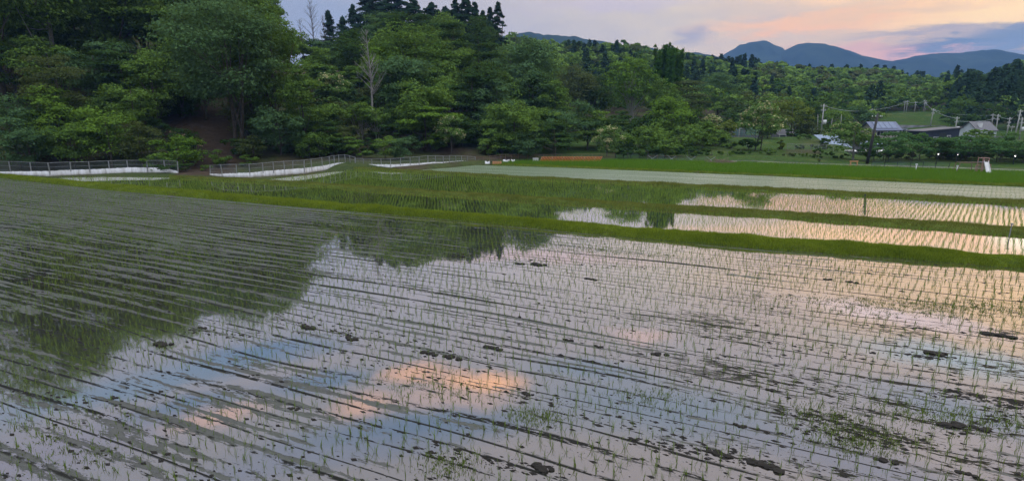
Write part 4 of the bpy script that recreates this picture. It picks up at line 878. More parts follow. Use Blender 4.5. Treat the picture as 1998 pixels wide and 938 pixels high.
# --- far wooded hills: one mass
def forest(name, label, px0, px1, D0, D1, spacing, seed, mats, n_leaf=340, skip=None):
    r = np.random.default_rng(seed); pts = []
    for D in np.arange(D0, D1, spacing):
        x0, x1 = (px0 - 999) / F * D, (px1 - 999) / F * D
        xs = np.arange(x0, x1, spacing) + r.normal(0, spacing * .25, len(np.arange(x0, x1, spacing)))
        for x in xs: pts.append((x, D + r.normal(0, spacing * .3)))
    pts = np.array(pts); px = 999 + F * pts[:, 0] / pts[:, 1]
    if skip is not None: k = ~skip(px, pts[:, 1]); pts = pts[k]; px = px[k]
    z = zt(pts[:, 0], pts[:, 1], False); out = {}
    vis = np.ones(len(pts), bool)
    for i in range(len(pts)):
        D = pts[i, 1]; q = vnoise(pts[i:i+1, 0], pts[i:i+1, 1], 45, 8)[0] + r.normal(0, .12)
        con = q > .20; sz = .0034 * D; nl = n_leaf
        if con: H, Wd = r.uniform(9, 13), r.uniform(4.4, 6.2)
        else:
            g5 = vnoise(pts[i:i+1, 0], pts[i:i+1, 1], 24, 17)[0] + .5; Wd = r.uniform(5, 9) + 6 * g5 * r.random(); H = 5.5 + 5 * g5 + r.uniform(-1.5, 2.5)
        if con: v, _ = crown_conifer(r, H, Wd, 1.5, max(nl, 270), sz * .9)
        else: v, _ = crown_broad(r, H, Wd, 1.0, nl, sz, nb=9)
        v = v + np.array([pts[i, 0], pts[i, 1], z[i]]); key = mats[0] if con else mats[1]
        g = abs(vnoise(pts[i:i+1, 0], pts[i:i+1, 1], 30, 12)[0]); tint = (r.normal(0, .30) + (vnoise(pts[i:i+1, 0], pts[i:i+1, 1], 60, 13)[0]) * .7)
        if not con and r.random() < .2 and len(mats) > 2: key = mats[2]
        out.setdefault(key, []).append((v, tint))
    for key, L in out.items():
        V_ = np.vstack([a for a, _ in L]); t_ = np.concatenate([np.full(len(a), b) for a, b in L]); me = np_mesh(name, V_, 4); attr(me, 'tint', t_)
        stuff(link(name, me, M[key]), label, 'forest')
hillskip = lambda px, D: ((px > 1712) & (px < 1832) & (D < 228)) | ((px > 1700) & (D < 178) & (px < 1870)) | ((px > 1560) & (px <= 1720) & (D < 168))
forest('forest', 'wooded ridge in the middle distance left of the plumes', 960, 1420, 165, 460, 7.2, 5, ['leaf_conifer', 'leaf_mid', 'leaf_olive'])
forest('forest', 'wooded slope behind the houses below the blue mountains', 1420, 1860, 160, 440, 7.2, 6, ['leaf_conifer', 'leaf_mid', 'leaf_olive'], skip=hillskip)
forest('forest', 'dark wooded hill at the right edge behind the poles', 1860, 2250, 160, 430, 7.2, 7, ['leaf_conifer', 'leaf_dark', 'leaf_mid'])

forest('forest', 'wooded hillside continuing beyond the left edge of the view', -1300, -150, 74, 185, 7.5, 9, ['leaf_conifer', 'leaf_mid', 'leaf_dark'], n_leaf=420)

# ------------------------------------------------------------------ fences
def along(pts, D=None):
    return [np.array([*G(x, y), 0.0]) for x, y in pts]
def fence(posts_px, post_h, mat, label, net='net', rail=True, sheet_h=None, sheet_rng=None, pr=.03, lean=.08, z=.0, D=None, brace=False, name='net_fence', topwire=True, seed=0):
    r = random.Random(seed); ps = [np.array([*G(x, y, z), z]) for x, y in posts_px]
    root = empty(name, ps[0], label, 'fence'); o = ps[0]; hs = post_h if hasattr(post_h, '__len__') else [post_h] * len(ps)
    tops = []
    for p, h in zip(ps, hs):
        m = MB(); t = p + np.array([r.uniform(-lean, lean), r.uniform(-lean, lean), h]); tops.append(t); m.tube([p - o - [0, 0, .3], t - o], [pr, pr * .9], 6); m.build('post', M[mat], root)
    if rail:
        m = MB()
        for a, b in zip(tops[:-1], tops[1:]):
            mid = (a + b) / 2 - [0, 0, r.uniform(0, .06)]; m.tube([a - o - [0, 0, .03], mid - o, b - o - [0, 0, .03]], .018, 5)
        m.build('top_rail', M[mat], root)
    m = MB(); m2 = MB()
    for a, b, ta, tb in zip(ps[:-1], ps[1:], tops[:-1], tops[1:]): m.quad(a - o + [0, .05, 0], b - o + [0, .05, 0], tb - o + [0, .05, -.04], ta - o + [0, .05, -.04])
    m.build('net', M[net], root)
    for k in (.35, .68):
        for a, b, ta, tb in zip(ps[:-1], ps[1:], tops[:-1], tops[1:]): m2.tube([a + (ta - a) * k - o, b + (tb - b) * k - o], .007, 4)
    m2.build('wire', M[mat], root)
    if brace:
        for a, b, ta, tb in list(zip(ps[:-1], ps[1:], tops[:-1], tops[1:]))[::2]:
            m = MB(); m.tube([a - o, tb - o], .022, 5); m.tube([ta - o, b - o + [0, .06, 0]], .022, 5); m.build('cross_brace', M['pale_wire'], root)
    if sheet_h:
        i0, i1 = sheet_rng or (0, len(ps) - 1); m = MB(); n = 9; rows = []
        for i in range(i0, i1):
            for k in range(n):
                t = k / n; p = ps[i] + (ps[i + 1] - ps[i]) * t; hh = sheet_h[i] + (sheet_h[i + 1] - sheet_h[i]) * t
                wv = .05 * math.sin(k * 2.1 + i) + r.uniform(-.02, .02); rows.append((p - o + [0, -.07 + wv, -.05], p - o + [0, -.05 - wv * .6, hh + r.uniform(-.025, .025)]))
        p = ps[i1]; rows.append((p - o + [0, -.07, -.05], p - o + [0, -.05, sheet_h[i1]]))
        vs = [q for row in rows for q in row]; vs2 = [q + np.array([0, .02, 0]) for q in vs]; N = len(rows); m.add(vs + vs2, [(2 * i, 2 * i + 2, 2 * i + 3, 2 * i + 1) for i in range(N - 1)] + [(2 * N + 2 * i, 2 * N + 2 * i + 1, 2 * N + 2 * i + 3, 2 * N + 2 * i + 2) for i in range(N - 1)] + [(2 * i + 1, 2 * i + 3, 2 * N + 2 * i + 3, 2 * N + 2 * i + 1) for i in range(N - 1)])
        m.build('white_sheet', M['white'], root, True)
    return root
f1 = [(-40, 339), (-12, 340.5), (22, 342), (62, 344), (100, 345), (140, 343), (177, 342), (215, 340.5), (251, 339), (289, 339), (324, 339), (348, 340)]
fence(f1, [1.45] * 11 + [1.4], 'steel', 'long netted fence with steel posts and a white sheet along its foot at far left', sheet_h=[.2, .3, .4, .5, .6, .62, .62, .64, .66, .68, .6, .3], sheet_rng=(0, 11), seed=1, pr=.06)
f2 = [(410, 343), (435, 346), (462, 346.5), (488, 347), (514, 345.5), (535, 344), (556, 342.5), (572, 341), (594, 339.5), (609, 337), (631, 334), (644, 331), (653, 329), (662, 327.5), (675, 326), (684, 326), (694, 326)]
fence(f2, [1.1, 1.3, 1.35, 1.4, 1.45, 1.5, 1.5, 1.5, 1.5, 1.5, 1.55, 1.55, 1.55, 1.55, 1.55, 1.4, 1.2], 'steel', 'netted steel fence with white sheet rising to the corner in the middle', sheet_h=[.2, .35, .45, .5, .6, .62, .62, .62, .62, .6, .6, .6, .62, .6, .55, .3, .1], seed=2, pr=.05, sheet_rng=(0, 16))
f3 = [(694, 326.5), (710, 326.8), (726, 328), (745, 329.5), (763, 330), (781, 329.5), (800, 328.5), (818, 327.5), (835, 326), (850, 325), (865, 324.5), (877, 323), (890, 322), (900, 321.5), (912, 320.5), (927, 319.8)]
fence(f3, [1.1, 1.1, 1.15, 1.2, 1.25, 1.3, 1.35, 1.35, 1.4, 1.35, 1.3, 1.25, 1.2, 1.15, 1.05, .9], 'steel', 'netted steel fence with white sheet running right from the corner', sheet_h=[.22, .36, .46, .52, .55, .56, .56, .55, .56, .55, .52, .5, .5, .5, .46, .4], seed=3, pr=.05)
f4 = [(930, 319), (943, 319.5), (956, 320), (975, 317.5), (986, 317), (998, 316.5), (1012, 316), (1030, 315.5)]
fence(f4, [.9, 1.0, 1.05, 1.1, 1.1, 1.05, 1.05, 1.0], 'brownpost', 'brown netted fence left of the orange barriers', net='net_brown', seed=4)
f5 = [(1030, 315.5), (1045, 315.5), (1060, 315.5), (1078, 315.2), (1095, 315), (1115, 315), (1135, 314.5), (1155, 314), (1175, 313.5), (1200, 313)]
fence(f5, [1.0] * 10, 'brownpost', 'thin posted fence standing behind the orange barriers', net='net_brown', seed=5, pr=.025)
f6 = [(1200, 313), (1216, 313), (1231, 313), (1247, 313.3), (1263, 313.5), (1280, 314), (1296, 314.3)]
fence(f6, 1.0, 'darkpost', 'dark posted fence with green netting behind the vivid green paddy', net='net_green', seed=6, pr=.045)
f7 = [(1263, 315), (1282, 315.3), (1301, 315.8), (1320, 316.3), (1339, 317), (1358, 317.5), (1377, 318), (1396, 318.5)]
fence(f7, .85, 'brownpost', 'pale cross-braced wire fence right of the dark posts', net='net', brace=True, seed=7, pr=.02)
f8 = [(1536, 290), (1551, 290.3), (1566, 290.6), (1581, 291), (1596, 291.3), (1612, 291.6), (1626, 292)]
ps8 = [(x, y) for x, y in f8]
fence(ps8, .75, 'steel', 'low pale fence along the top of the park bank', seed=8, z=1.05, pr=.03)
f9 = [(1440, 319.5), (1475, 321), (1510, 322.5), (1545, 323.8), (1580, 325), (1615, 326.5), (1650, 328), (1690, 329.3), (1730, 330.5), (1770, 332), (1810, 333.5), (1850, 334.6), (1890, 336), (1930, 337.2), (1970, 338.6), (2010, 340)]
fence(f9, .62, 'brownpost', 'low thin wire fence between the vivid green paddy and the grass verge', seed=9, pr=.012, net='net', rail=False)
f10 = [(1700, 326), (1725, 326.5), (1750, 327), (1775, 327.5), (1800, 328), (1825, 328.5), (1850, 329)]
fence(f10, .75, 'darkpost', 'dark low fence below the spreading trees', seed=10, pr=.03, net='net_green', z=.15)

# path and verge strip between the farthest paddy and the playground
def strip(name, lo, hi, mat, zz):
    n = 60; xs = np.linspace(lo[0][0], lo[-1][0], n); a = np.interp(xs, *zip(*lo)); b = np.interp(xs, *zip(*hi)); v = []
    for x, y0, y1 in zip(xs, a, b):
        for t in np.linspace(0, 1, 4): gx, gy = G(x, y0 + (y1 - y0) * t, .2); v.append((gx, gy, float(zt(gx, gy)[0]) + zz))
    me = bpy.data.meshes.new(name); me.from_pydata(v, [], [(i * 4 + j, (i + 1) * 4 + j, (i + 1) * 4 + j + 1, i * 4 + j + 1) for i in range(n - 1) for j in range(3)]); return struct(link(name, me, mat))
strip('path', [(1390, 318.2), (1500, 320), (1640, 325), (1750, 329), (2000, 336.5), (2300, 347)], [(1390, 315.5), (1500, 316.5), (1640, 320.5), (1750, 323.5), (2000, 331), (2300, 340)], M['path'], .03)

# ------------------------------------------------------------------ small things near the fences
def barrier(px, py, label, i, scale=1.0, mat='orange'):
    x, y = G(px, py, .2); root = empty('barrier', (x, y, .2), label, 'barrier', 'orange barriers leaning in a row along the fence', rz=random.uniform(-.06, .06)); root.scale = (scale,) * 3
    m = MB(); s = .26
    m.tube([(0, 0, 0), (s, 0, .55)], .055, 6); m.build('tube', M[mat], root, True)
    m = MB(); m.box((s * 1.0, 0, .56), (.14, .3, .05)); m.box((0, 0, .03), (.2, .36, .06)); m.build('foot', M[mat], root)
    return root
for i, px in enumerate(np.linspace(1054, 1170, 40)):
    lab = 'slanted orange barrier in the long row along the fence beyond the vivid green paddy'
    barrier(px, 314.9 - (px - 1054) / 116 * .4, lab, i, 1.0, 'orange' if i % 7 else 'orange_pale')
x, y = G(1045, 315.3, .1); rt = empty('storage_box', (x, y, .1), 'white rectangular box at the left end of the orange barriers', 'box'); m = MB(); m.box((0, 0, .2), (.72, .5, .4)); m.build('body', M['paint'], rt); m = MB(); m.box((0, 0, .43), (.78, .56, .06)); m.build('lid', M['paint'], rt)
for i, px in enumerate([963, 967.5, 972, 976.5]):
    x, y = G(px, 320.3, .1); rt = empty('crate', (x, y, .1), ['orange-brown crate first from the left in the stack by the brown fence', 'orange-brown crate second from the left by the brown fence', 'orange-brown crate third from the left by the brown fence', 'orange-brown crate at the right end by the brown fence'][i], 'crate', 'orange crates by the brown fence')
    for k in range(3): m = MB(); m.box((0, 0, .06 + .12 * k), (.28, .4, .08)); m.build('slat', M['orange_pale'], rt)
    m = MB(); m.box((-.1, 0, .18), (.04, .36, .36)); m.box((.1, 0, .18), (.04, .36, .36)); m.build('frame', M['brownpost'], rt)
# white cloth pieces on the fence ends
for px, py, w, lab in [(951, 320.6, .62, 'white board leaning at the left end of the brown fence'), (988, 317.2, .9, 'white tarpaulin heaped at the foot of the brown fence'), (1001, 317.0, .5, 'small pale tarpaulin right of the heaped one')]:
    x, y = G(px, py, .1); m = MB(); n = 8
    vs = []; 
    for i in range(n + 1):
        t = i / n; vs += [(w * (t - .5), -.1 - .05 * math.sin(5 * t), 0), (w * (t - .5), -.02, .30 + .06 * math.sin(9 * t)), (w * (t - .5), .12, .28 + .05 * math.cos(7 * t)), (w * (t - .5), .2, 0)]
    m.add(vs, [(4 * i + j, 4 * i + 4 + j, 4 * i + 5 + j, 4 * i + 1 + j) for i in range(n) for j in range(3)]); o = m.build('tarpaulin', M['white'], None, True); o.location = (x, y, .15); tag(o, lab, 'tarpaulin')
# fallen log on the bank
def onG(px, py, D): p = P(px, py, D); return p
p0 = P(332, 257, 74); p1 = P(392, 276, 71); rt = empty('fallen_log', p0, 'pale reddish fallen log lying on the brown bank', 'log')
m = MB(); d = p1 - p0; m.tube([(0, 0, 0), d * .5 + [0, 0, .08], d], [.14, .17, .2], 8); m.build('trunk', M['log'], rt, True)
m = MB(); m.tube([d * .5, d * .5 + [.1, 0, -.8]], .06, 6); m.tube([d * .25, d * .25 + [-.1, 0, -.7]], .05, 6); m.build('branch', M['log'], rt, True)
p0 = P(362, 278, 71); m = MB(); d = P(395, 285, 69) - p0; m.tube([(0, 0, 0), d], [.08, .06], 7); o = m.build('cut_branch', M['log'], None, True); o.location = p0; tag(o, 'thin cut branch lying below the fallen log', 'branch')
# brush heap
rb = np.random.default_rng(5); x, y = G(1408, 318.5, .2); m = MB()
for k in range(130):
    c = np.array([rb.normal(0, .75), rb.normal(0, .4), abs(rb.normal(0, .22)) + .05]); d = np.array([rb.normal(0, .5), rb.normal(0, .3), rb.normal(0, .12)]); m.tube([c - d, c + d], [.018, .008], 4, False)
o = m.build('brushwood_heap', M['brownpost']); o.location = (x, y, .2); tag(o, 'heap of dry brushwood at the right end of the cross-braced fence', 'brushwood')
# stakes
for px, py, h, lab in [(1686, 392, .42, 'thin stake with a leafy top on the third bund'), (1969, 461, .62, 'short grey stake standing in the water by the second bund')]:
    x, y = G(px, py); m = MB(); m.tube([(0, 0, -.2), (.03, 0, h)], .025, 6); m.box((.03, 0, h + .03), (.10, .08, .08)); o = m.build('stake', M['darkpost' if px < 1900 else 'steel']); o.location = (x, y, 0); tag(o, lab, 'stake')
for px, py, h, lab in [(1787, 331.5, .55, 'small white marker post below the domed spreading tree'), (1867, 334, .5, 'small white marker post left of the climbing frame')]:
    x, y = G(px, py, .2); rt = empty('marker_post', (x, y, .2), lab, 'post'); m = MB(); m.tube([(0, 0, -.1), (0, 0, h)], [.06, .05], 8); m.build('shaft', M['paint'], rt, True); m = MB(); m.box((0, 0, h + .05), (.2, .12, .14)); m.build('cap', M['paint'], rt)
for px, py, z, lab in [(1410, 284, 1.0, 'flat pale stone slab on the park bank'), (1456, 288, .9, 'small white stone on the park bank')]:
    x, y = G(px, py, z); m = MB(); m.box((0, 0, .08), (1.1 if px < 1420 else .6, .5, .16), .1, .85); o = m.build('stone', M['paint']); o.location = (x, y, float(zt(x, y)[0])); tag(o, lab, 'stone')
# little deer-like yellow tuft and an orange stand
x, y = G(1598, 316.5, .2); m = MB(); rb = np.random.default_rng(3)
for k in range(60): a = rb.random() * 6.28; m.tube([(0, 0, 0), (.3 * math.cos(a) * rb.random(), .3 * math.sin(a) * rb.random(), .25 + .2 * rb.random())], [.02, .008], 4, False)
o = m.build('grass_tuft', M['grass_dry']); o.location = (x, y, .2); tag(o, 'lone yellowish grass tuft on the verge below the park bank', 'grass tuft')
x, y = G(1665, 325, .2); rt = empty('sawhorse', (x, y, .2), 'rusty orange sawhorse under the flowering tree by the dark pole', 'sawhorse')
m = MB(); m.box((0, 0, .62), (1.0, .1, .1)); m.build('beam', M['orange_pale'], rt)
for sx in (-.42, .42):
    for sy in (-.2, .2): m = MB(); m.tube([(sx, sy, 0), (sx * .9, 0, .6)], .035, 5); m.build('leg', M['orange_pale'], rt)

# ------------------------------------------------------------------ utility poles
def pole(b, tpt, D, label, mat='concrete', arms=2, transformer=False, name='utility_pole', r0=.16, group=None):
    p0 = P(b[0], b[1], D); p1 = P(tpt[0], tpt[1], D); z = float(zt(p0[0], p0[1])[0])
    if p0[2] > z - .1:
        p0 = p0 + (p0 - p1) / (p1[2] - p0[2]) * (p0[2] - z + .3)
    root = empty(name, p0, label, 'utility pole', group); d = p1 - p0
    m = MB(); m.tube([(0, 0, 0), d], [r0, r0 * .65], 8); m.build('shaft', M[mat], root, True); L = np.linalg.norm(d); u = d / L
    for k in range(arms):
        c = u * (L - .5 - .9 * k); m = MB(); w = 1.7 - .4 * k; m.box(c, (w, .10, .10), .3); m.build('cross_arm', M[mat if mat != 'wood_dark' else 'wood_dark'], root)
        for s in (-.45, -.15, .3, .45):
            m = MB(); q = c + np.array([s * w * math.cos(.3), s * w * math.sin(.3), .12]); m.tube([q, q + [0, 0, .16]], [.05, .03], 6); m.build('insulator', M['paint'], root, True)
    if transformer:
        m = MB(); c = u * (L * .52); m.tube([c + [.45, -.2, -.45], c + [.45, -.2, .45]], .34, 10); m.build('transformer', M['paint'], root, True)
        m = MB(); m.box(c + [.2, -.1, -.5], (.9, .5, .08)); m.build('bracket', M['steel'], root)
    return root, p1
tops = {}
def tp(key, *a, **k): rt, p1 = pole(*a, **k); tops[key] = p1
tp('d', (1690, 327), (1713, 222), 73, 'dark leaning pole standing at the edge of the vivid green paddy', 'wood_dark', 1, r0=.2)
tp('a', (1601, 268), (1608, 203), 128, 'pale pole with grey transformer right of the small cottage', transformer=True)
tp('a2', (1595, 265), (1596, 223), 134, 'thin pole just left of the transformer pole', r0=.07, arms=0)
tp('a3', (1620, 262), (1624, 231), 136, 'thin pole just right of the transformer pole', r0=.07, arms=0)
tp('a4', (1639, 262), (1642, 224), 140, 'thin pole above the blue ribbed roof', r0=.07, arms=0)
tp('b', (1699, 243), (1702, 212), 170, 'pale pole behind the solar roof house')
tp('c1', (1763, 229), (1766, 197), 225, 'left pole of the close pair on the green mound', arms=1, r0=.12)
tp('c2', (1767, 229), (1771, 196), 222, 'right pole of the close pair on the green mound', r0=.12)
tp('c3', (1783, 231), (1787, 198), 222, 'pole in the middle on the green mound', r0=.12)
tp('c4', (1801, 229), (1805, 195), 224, 'pole at the right end of the green mound', r0=.12)
tp('c5', (1803, 228), (1808, 198), 230, 'second pole close behind the right end of the green mound', arms=1, r0=.1)
tp('e', (1814, 252), (1822, 212), 168, 'pole standing at the road above the grey retaining wall')
tp('f', (1861, 272), (1868, 228), 150, 'pole with a white transformer between the navy barn and the white house', transformer=True)
tp('g1', (1934, 256), (1938, 222), 160, 'left pole of the pair behind the white house')
tp('g2', (1941, 268), (1948, 223), 150, 'right pole of the pair behind the white house')
tp('h1', (1962, 272), (1971, 229), 148, 'pole right of the pair behind the white house', arms=3)
tp('h2', (1970, 268), (1976, 245), 150, 'short thin pole between two taller ones on the right', r0=.08, arms=1)
tp('i', (1977, 282), (1992, 214), 132, 'tallest pale pole near the right edge')
tp('j', (1988, 276), (1995, 229), 138, 'pole nearest the right edge', transformer=True)
def wire(a, b, sag, label, off=(0, 0, -.4), mat='pale_wire', r_=.035):
    A_, B_ = tops[a] + off, tops[b] + off; m = MB(); pts = [A_ + (B_ - A_) * t - [0, 0, sag * 4 * t * (1 - t)] - A_ for t in np.linspace(0, 1, 11)]; m.tube(pts, r_, 4); o = m.build('power_line', M[mat]); o.location = A_; tag(o, label, 'power line', 'power lines between the poles')
wire('e', 'g1', .6, 'upper power line from the road pole to the pair behind the white house'); wire('f', 'g2', .5, 'power line between the white transformer pole and the pair behind the white house', (0, 0, -1.0))
wire('g2', 'h1', .2, 'short power line right of the white house'); wire('h1', 'i', .2, 'power line ending at the tallest pale pole'); wire('i', 'j', .1, 'shortest power line at the right edge')
wire('c2', 'c3', .3, 'power line between the pair and the middle pole on the mound'); wire('c3', 'c4', .3, 'power line at the right part of the mound'); wire('c4', 'e', .4, 'power line descending from the mound to the road pole')
wire('b', 'c2', .5, 'power line from behind the solar roof house up to the mound'); wire('a', 'b', .7, 'power line from the transformer pole to the solar roof house'); wire('e', 'f', .4, 'power line from the road pole to the white transformer pole')

# ------------------------------------------------------------------ buildings
def at(px, py, D): return P(px, py, D)
def gable(root, cx, cy, z0, w, dpt, hw, rise, over, wall, roof, rot=0.0, ridge_x=True):
    m = MB(); m.box((0, 0, hw / 2), (w, dpt, hw)); wl = m.build('wall', M[wall], root)
    # roof: ridge along x
    t = .14; a = dpt / 2 + over; m = MB(); L = w / 2 + over
    zz = hw - over * rise / (dpt / 2)
    vs = [(-L, -a, zz), (L, -a, zz), (L, 0, hw + rise), (-L, 0, hw + rise), (-L, a, zz), (L, a, zz)]; vs2 = [(x, y, z + t) for x, y, z in vs]
    m.add(vs + vs2, [(0, 3, 2, 1), (3, 4, 5, 2), (6, 7, 8, 9), (9, 8, 11, 10), (0, 1, 7, 6), (1, 2, 8, 7), (2, 5, 11, 8), (5, 4, 10, 11), (4, 3, 9, 10), (3, 0, 6, 9)])
    rf = m.build('roof', M[roof], root)
    for s in (-1, 1):
        m = MB(); x = s * (w / 2 - .02); m.add([(x, -dpt / 2, hw), (x, dpt / 2, hw), (x, 0, hw + rise - .02), (x - s * .1, -dpt / 2, hw), (x - s * .1, dpt / 2, hw), (x - s * .1, 0, hw + rise - .02)], [(0, 1, 2), (3, 5, 4), (0, 2, 5, 3), (1, 4, 5, 2)]); m.build('gable', M[wall], root)
    return rf
def window(root, x, y, z, w, h, frame='paint'):
    m = MB(); m.box((x, y, z), (w + .16, .08, h + .16)); fr_ = m.build('window', M[frame], root); m = MB(); m.box((x - w / 4 - .02, y - .05, z), (w / 2 - .04, .03, h)); m.box((x + w / 4 + .02, y - .05, z), (w / 2 - .04, .03, h)); m.build('pane', M['glass'], fr_)
def house(name, px, D, label, cat, z=None, rz=0.0):
    p = P(px, 260, D); z = float(zt(p[0], D)[0]) - .15 if z is None else z; return empty(name, (p[0], D, z), label, cat, rz=rz), z
# H1 solar roof house
h, z = house('house', 1716, 150, 'beige house with a blue solar-panelled roof', 'house', .2)
gable(h, 0, 0, 0, 6.6, 5.5, 2.7, 1.75, .5, 'wall_beige', 'roof_slate')
for k in range(4):
    m = MB(); a = math.atan2(1.75, 2.75); x0 = -2.5 + k * 1.35
    p_ = lambda x, s: (x, -2.75 + 2.75 * s - .06, 2.7 + 1.75 * s + .22); v4 = [p_(x0, .05), p_(x0 + 1.25, .05), p_(x0 + 1.25, .92), p_(x0, .92)]; m.add(v4 + [(a_, b_, c_ - .05) for a_, b_, c_ in v4], [(0, 1, 2, 3), (4, 7, 6, 5), (0, 4, 5, 1), (1, 5, 6, 2), (2, 6, 7, 3), (3, 7, 4, 0)]); m.build('solar_panel', M['panel'], h)
m = MB(); m.box((3.9, -1.6, 2.75), (2.6, 2.8, .14), 0, .9); m.build('porch_roof', M['roof_slate'], h)
for x in (2.9, 5.0): m = MB(); m.box((x, -2.8, 1.3), (.16, .16, 2.7)); m.build('porch_post', M['paint'], h)
m = MB(); m.box((2.8, -2.9, 1.6), (.6, .08, 2.0)); m.build('sign_board', M['paint'], h)
window(h, -1.6, -2.8, 1.7, 1.6, 1.0); window(h, .9, -2.8, 1.6, 1.2, 1.3)
m = MB(); m.box((3.9, .2, 1.3), (2.4, 3.0, 2.6)); m.build('side_wing', M['wall_beige'], h); m = MB(); m.box((4.0, -1.34, 1.4), (1.3, .06, 2.0)); m.build('door', M['glass'], h)
p = P(1745, 268, 142); rt = empty('garden_wall', (p[0], 142, .1), 'beige boarded garden wall right of the solar roof house', 'wall'); m = MB(); m.box((0, 0, 1.0), (4.6, .2, 2.0)); m.build('boards', M['fence_board'], rt); m = MB(); m.box((0, 0, 2.05), (4.7, .28, .1)); m.build('coping', M['wall_beige'], rt)
# retaining wall
p0 = P(1738, 272, 172); p1 = P(1838, 272, 168); z1 = 3.7; m = MB(); a = np.array([p0[0], 172, 0]); b = np.array([p1[0], 166, 0]); n = 20
vs = []
for i in range(n + 1): q = a + (b - a) * i / n; vs += [tuple(q + [0, 0, -.3]), tuple(q + [0, 1.0, z1 - .2 * i / n]), tuple(q + [0, 1.6, z1 - .2 * i / n]), tuple(q + [0, 1.6, -.3])]
m.add(vs, [(4 * i + j, 4 * i + 4 + j, 4 * i + 5 + j, 4 * i + 1 + j) for i in range(n) for j in range(3)]); o = m.build('retaining_wall', M['wall_grey']); tag(o, 'sloping grey concrete retaining wall below the green mound', 'wall')
# H2 navy barn: shed roof rising to the right
def bx(px, D): return P(px, 260, D)[0]
h, z = house('barn', 1820, 140, 'long dark navy barn with a single sloping roof', 'barn', .1); xl, xr = bx(1786, 140) - bx(1820, 140), bx(1853, 140) - bx(1820, 140)
zl, zr = P(1786, 256.5, 140)[2] - .1, P(1853, 249.5, 140)[2] - .1
m = MB(); m.prism([(xl, 0), (xr, 0), (xr, zr), (xl, zl)], -3, 3); m.build('wall', M['navy'], h)
m = MB(); m.prism([(xl - .5, zl), (xr + .5, zr + .02), (xr + .5, zr + .2), (xl - .5, zl + .18)], -3.4, 3.4); m.build('roof', M['roof_grey'], h); window(h, xr * .42, -3.06, zr - 2.2, .7, .9); window(h, xl * .3, -3.06, zl - 1.6, 1.1, .6)
m = MB(); m.box((xr * .05, -3.04, 1.1), (1.6, .08, 2.2)); m.build('door', M['darkpost'], h)
# H3 white house with grey steep roof
h, z = house('house', 1907, 140, 'white house with a steep grey roof and a white dormer', 'house', .3)
gable(h, 0, 0, 0, 4.6, 5.5, 2.6, 1.9, .25, 'wall_white', 'roof_grey')
m = MB(); m.box((-1.0, -1.6, 3.6), (.55, .9, 1.3)); m.build('dormer', M['paint'], h); m = MB(); m.box((-1.9, -2.6, 1.6), (2.6, 2.2, 1.6)); m.build('front_wing', M['wall_white'], h); m = MB(); m.box((-1.9, -2.6, 2.46), (2.8, 2.4, .1)); m.build('flat_roof', M['roof_grey'], h); window(h, .9, -2.8, 1.8, 1.3, .9); window(h, -2.2, -3.74, 1.7, .8, .7)
p = P(1930, 268, 128); rt = empty('garden_wall', (p[0], 128, .1), 'low grey block wall right of the white house', 'wall'); m = MB(); m.box((0, 0, .8), (6.5, .25, 1.6)); m.build('blocks', M['wall_grey'], rt); m = MB(); m.box((0, 0, 1.63), (6.6, .32, .08)); m.build('coping', M['wall_grey'], rt)
# H4 cottage
h, z = house('cottage', 1530, 128, 'small grey-roofed cottage with a pale porch behind the yellow-green tree', 'cottage')
gable(h, 0, 0, 0, 4.0, 3.6, 1.5, 1.0, .4, 'wall_grey', 'roof_grey'); m = MB(); m.box((-.5, -2.3, 1.5), (3.2, .25, .18)); m.build('lintel', M['paint'], h)
for x in (-2.0, -.6, .9): m = MB(); m.box((x, -2.3, .7), (.12, .12, 1.5)); m.build('porch_post', M['paint'], h)
window(h, .2, -1.86, .8, 1.0, .7)
# H5 blue ribbed roof
h, z = house('shed', 1632, 104, 'shed with a pale blue ribbed roof sloping down to the right', 'shed', .2)
xl, xr = bx(1607, 104) - bx(1632, 104), bx(1657, 104) - bx(1632, 104); zt1 = P(1632, 264, 104)[2]; zb = P(1632, 290, 104)[2]
m = MB(); m.box((0, 1.2, (zb) / 2 - .1), (xr - xl - .5, 3.4, zb - .1)); m.build('wall', M['wall_grey'], h)
m = MB(); v4 = [(xl + 1.2, -1.2, zb - .2), (xr + .5, -1.2, zb - .2), (xr - .6, 3.0, zt1 - .2), (xl - .2, 3.0, zt1 - .2)]; m.add(v4 + [(a_, b_, c_ - .1) for a_, b_, c_ in v4], [(0, 1, 2, 3), (4, 7, 6, 5), (0, 4, 5, 1), (1, 5, 6, 2), (2, 6, 7, 3), (3, 7, 4, 0)]); m.build('roof', M['roof_blue'], h)
p = P(1617, 265, 110); rt = empty('water_tank', (p[0], 110, float(zt(p[0], 110)[0])), 'white rounded tank at the left of the blue ribbed roof', 'tank'); m = MB(); hh = P(1617, 261, 110)[2] - float(zt(p[0], 110)[0]); m.tube([(0, 0, 0), (0, 0, hh * .8), (0, 0, hh * .95), (0, 0, hh)], [.6, .6, .5, .1], 14); m.build('body', M['paint'], rt, True); m = MB(); m.tube([(0, 0, hh), (0, 0, hh + .1)], .2, 8); m.build('lid', M['steel'], rt)
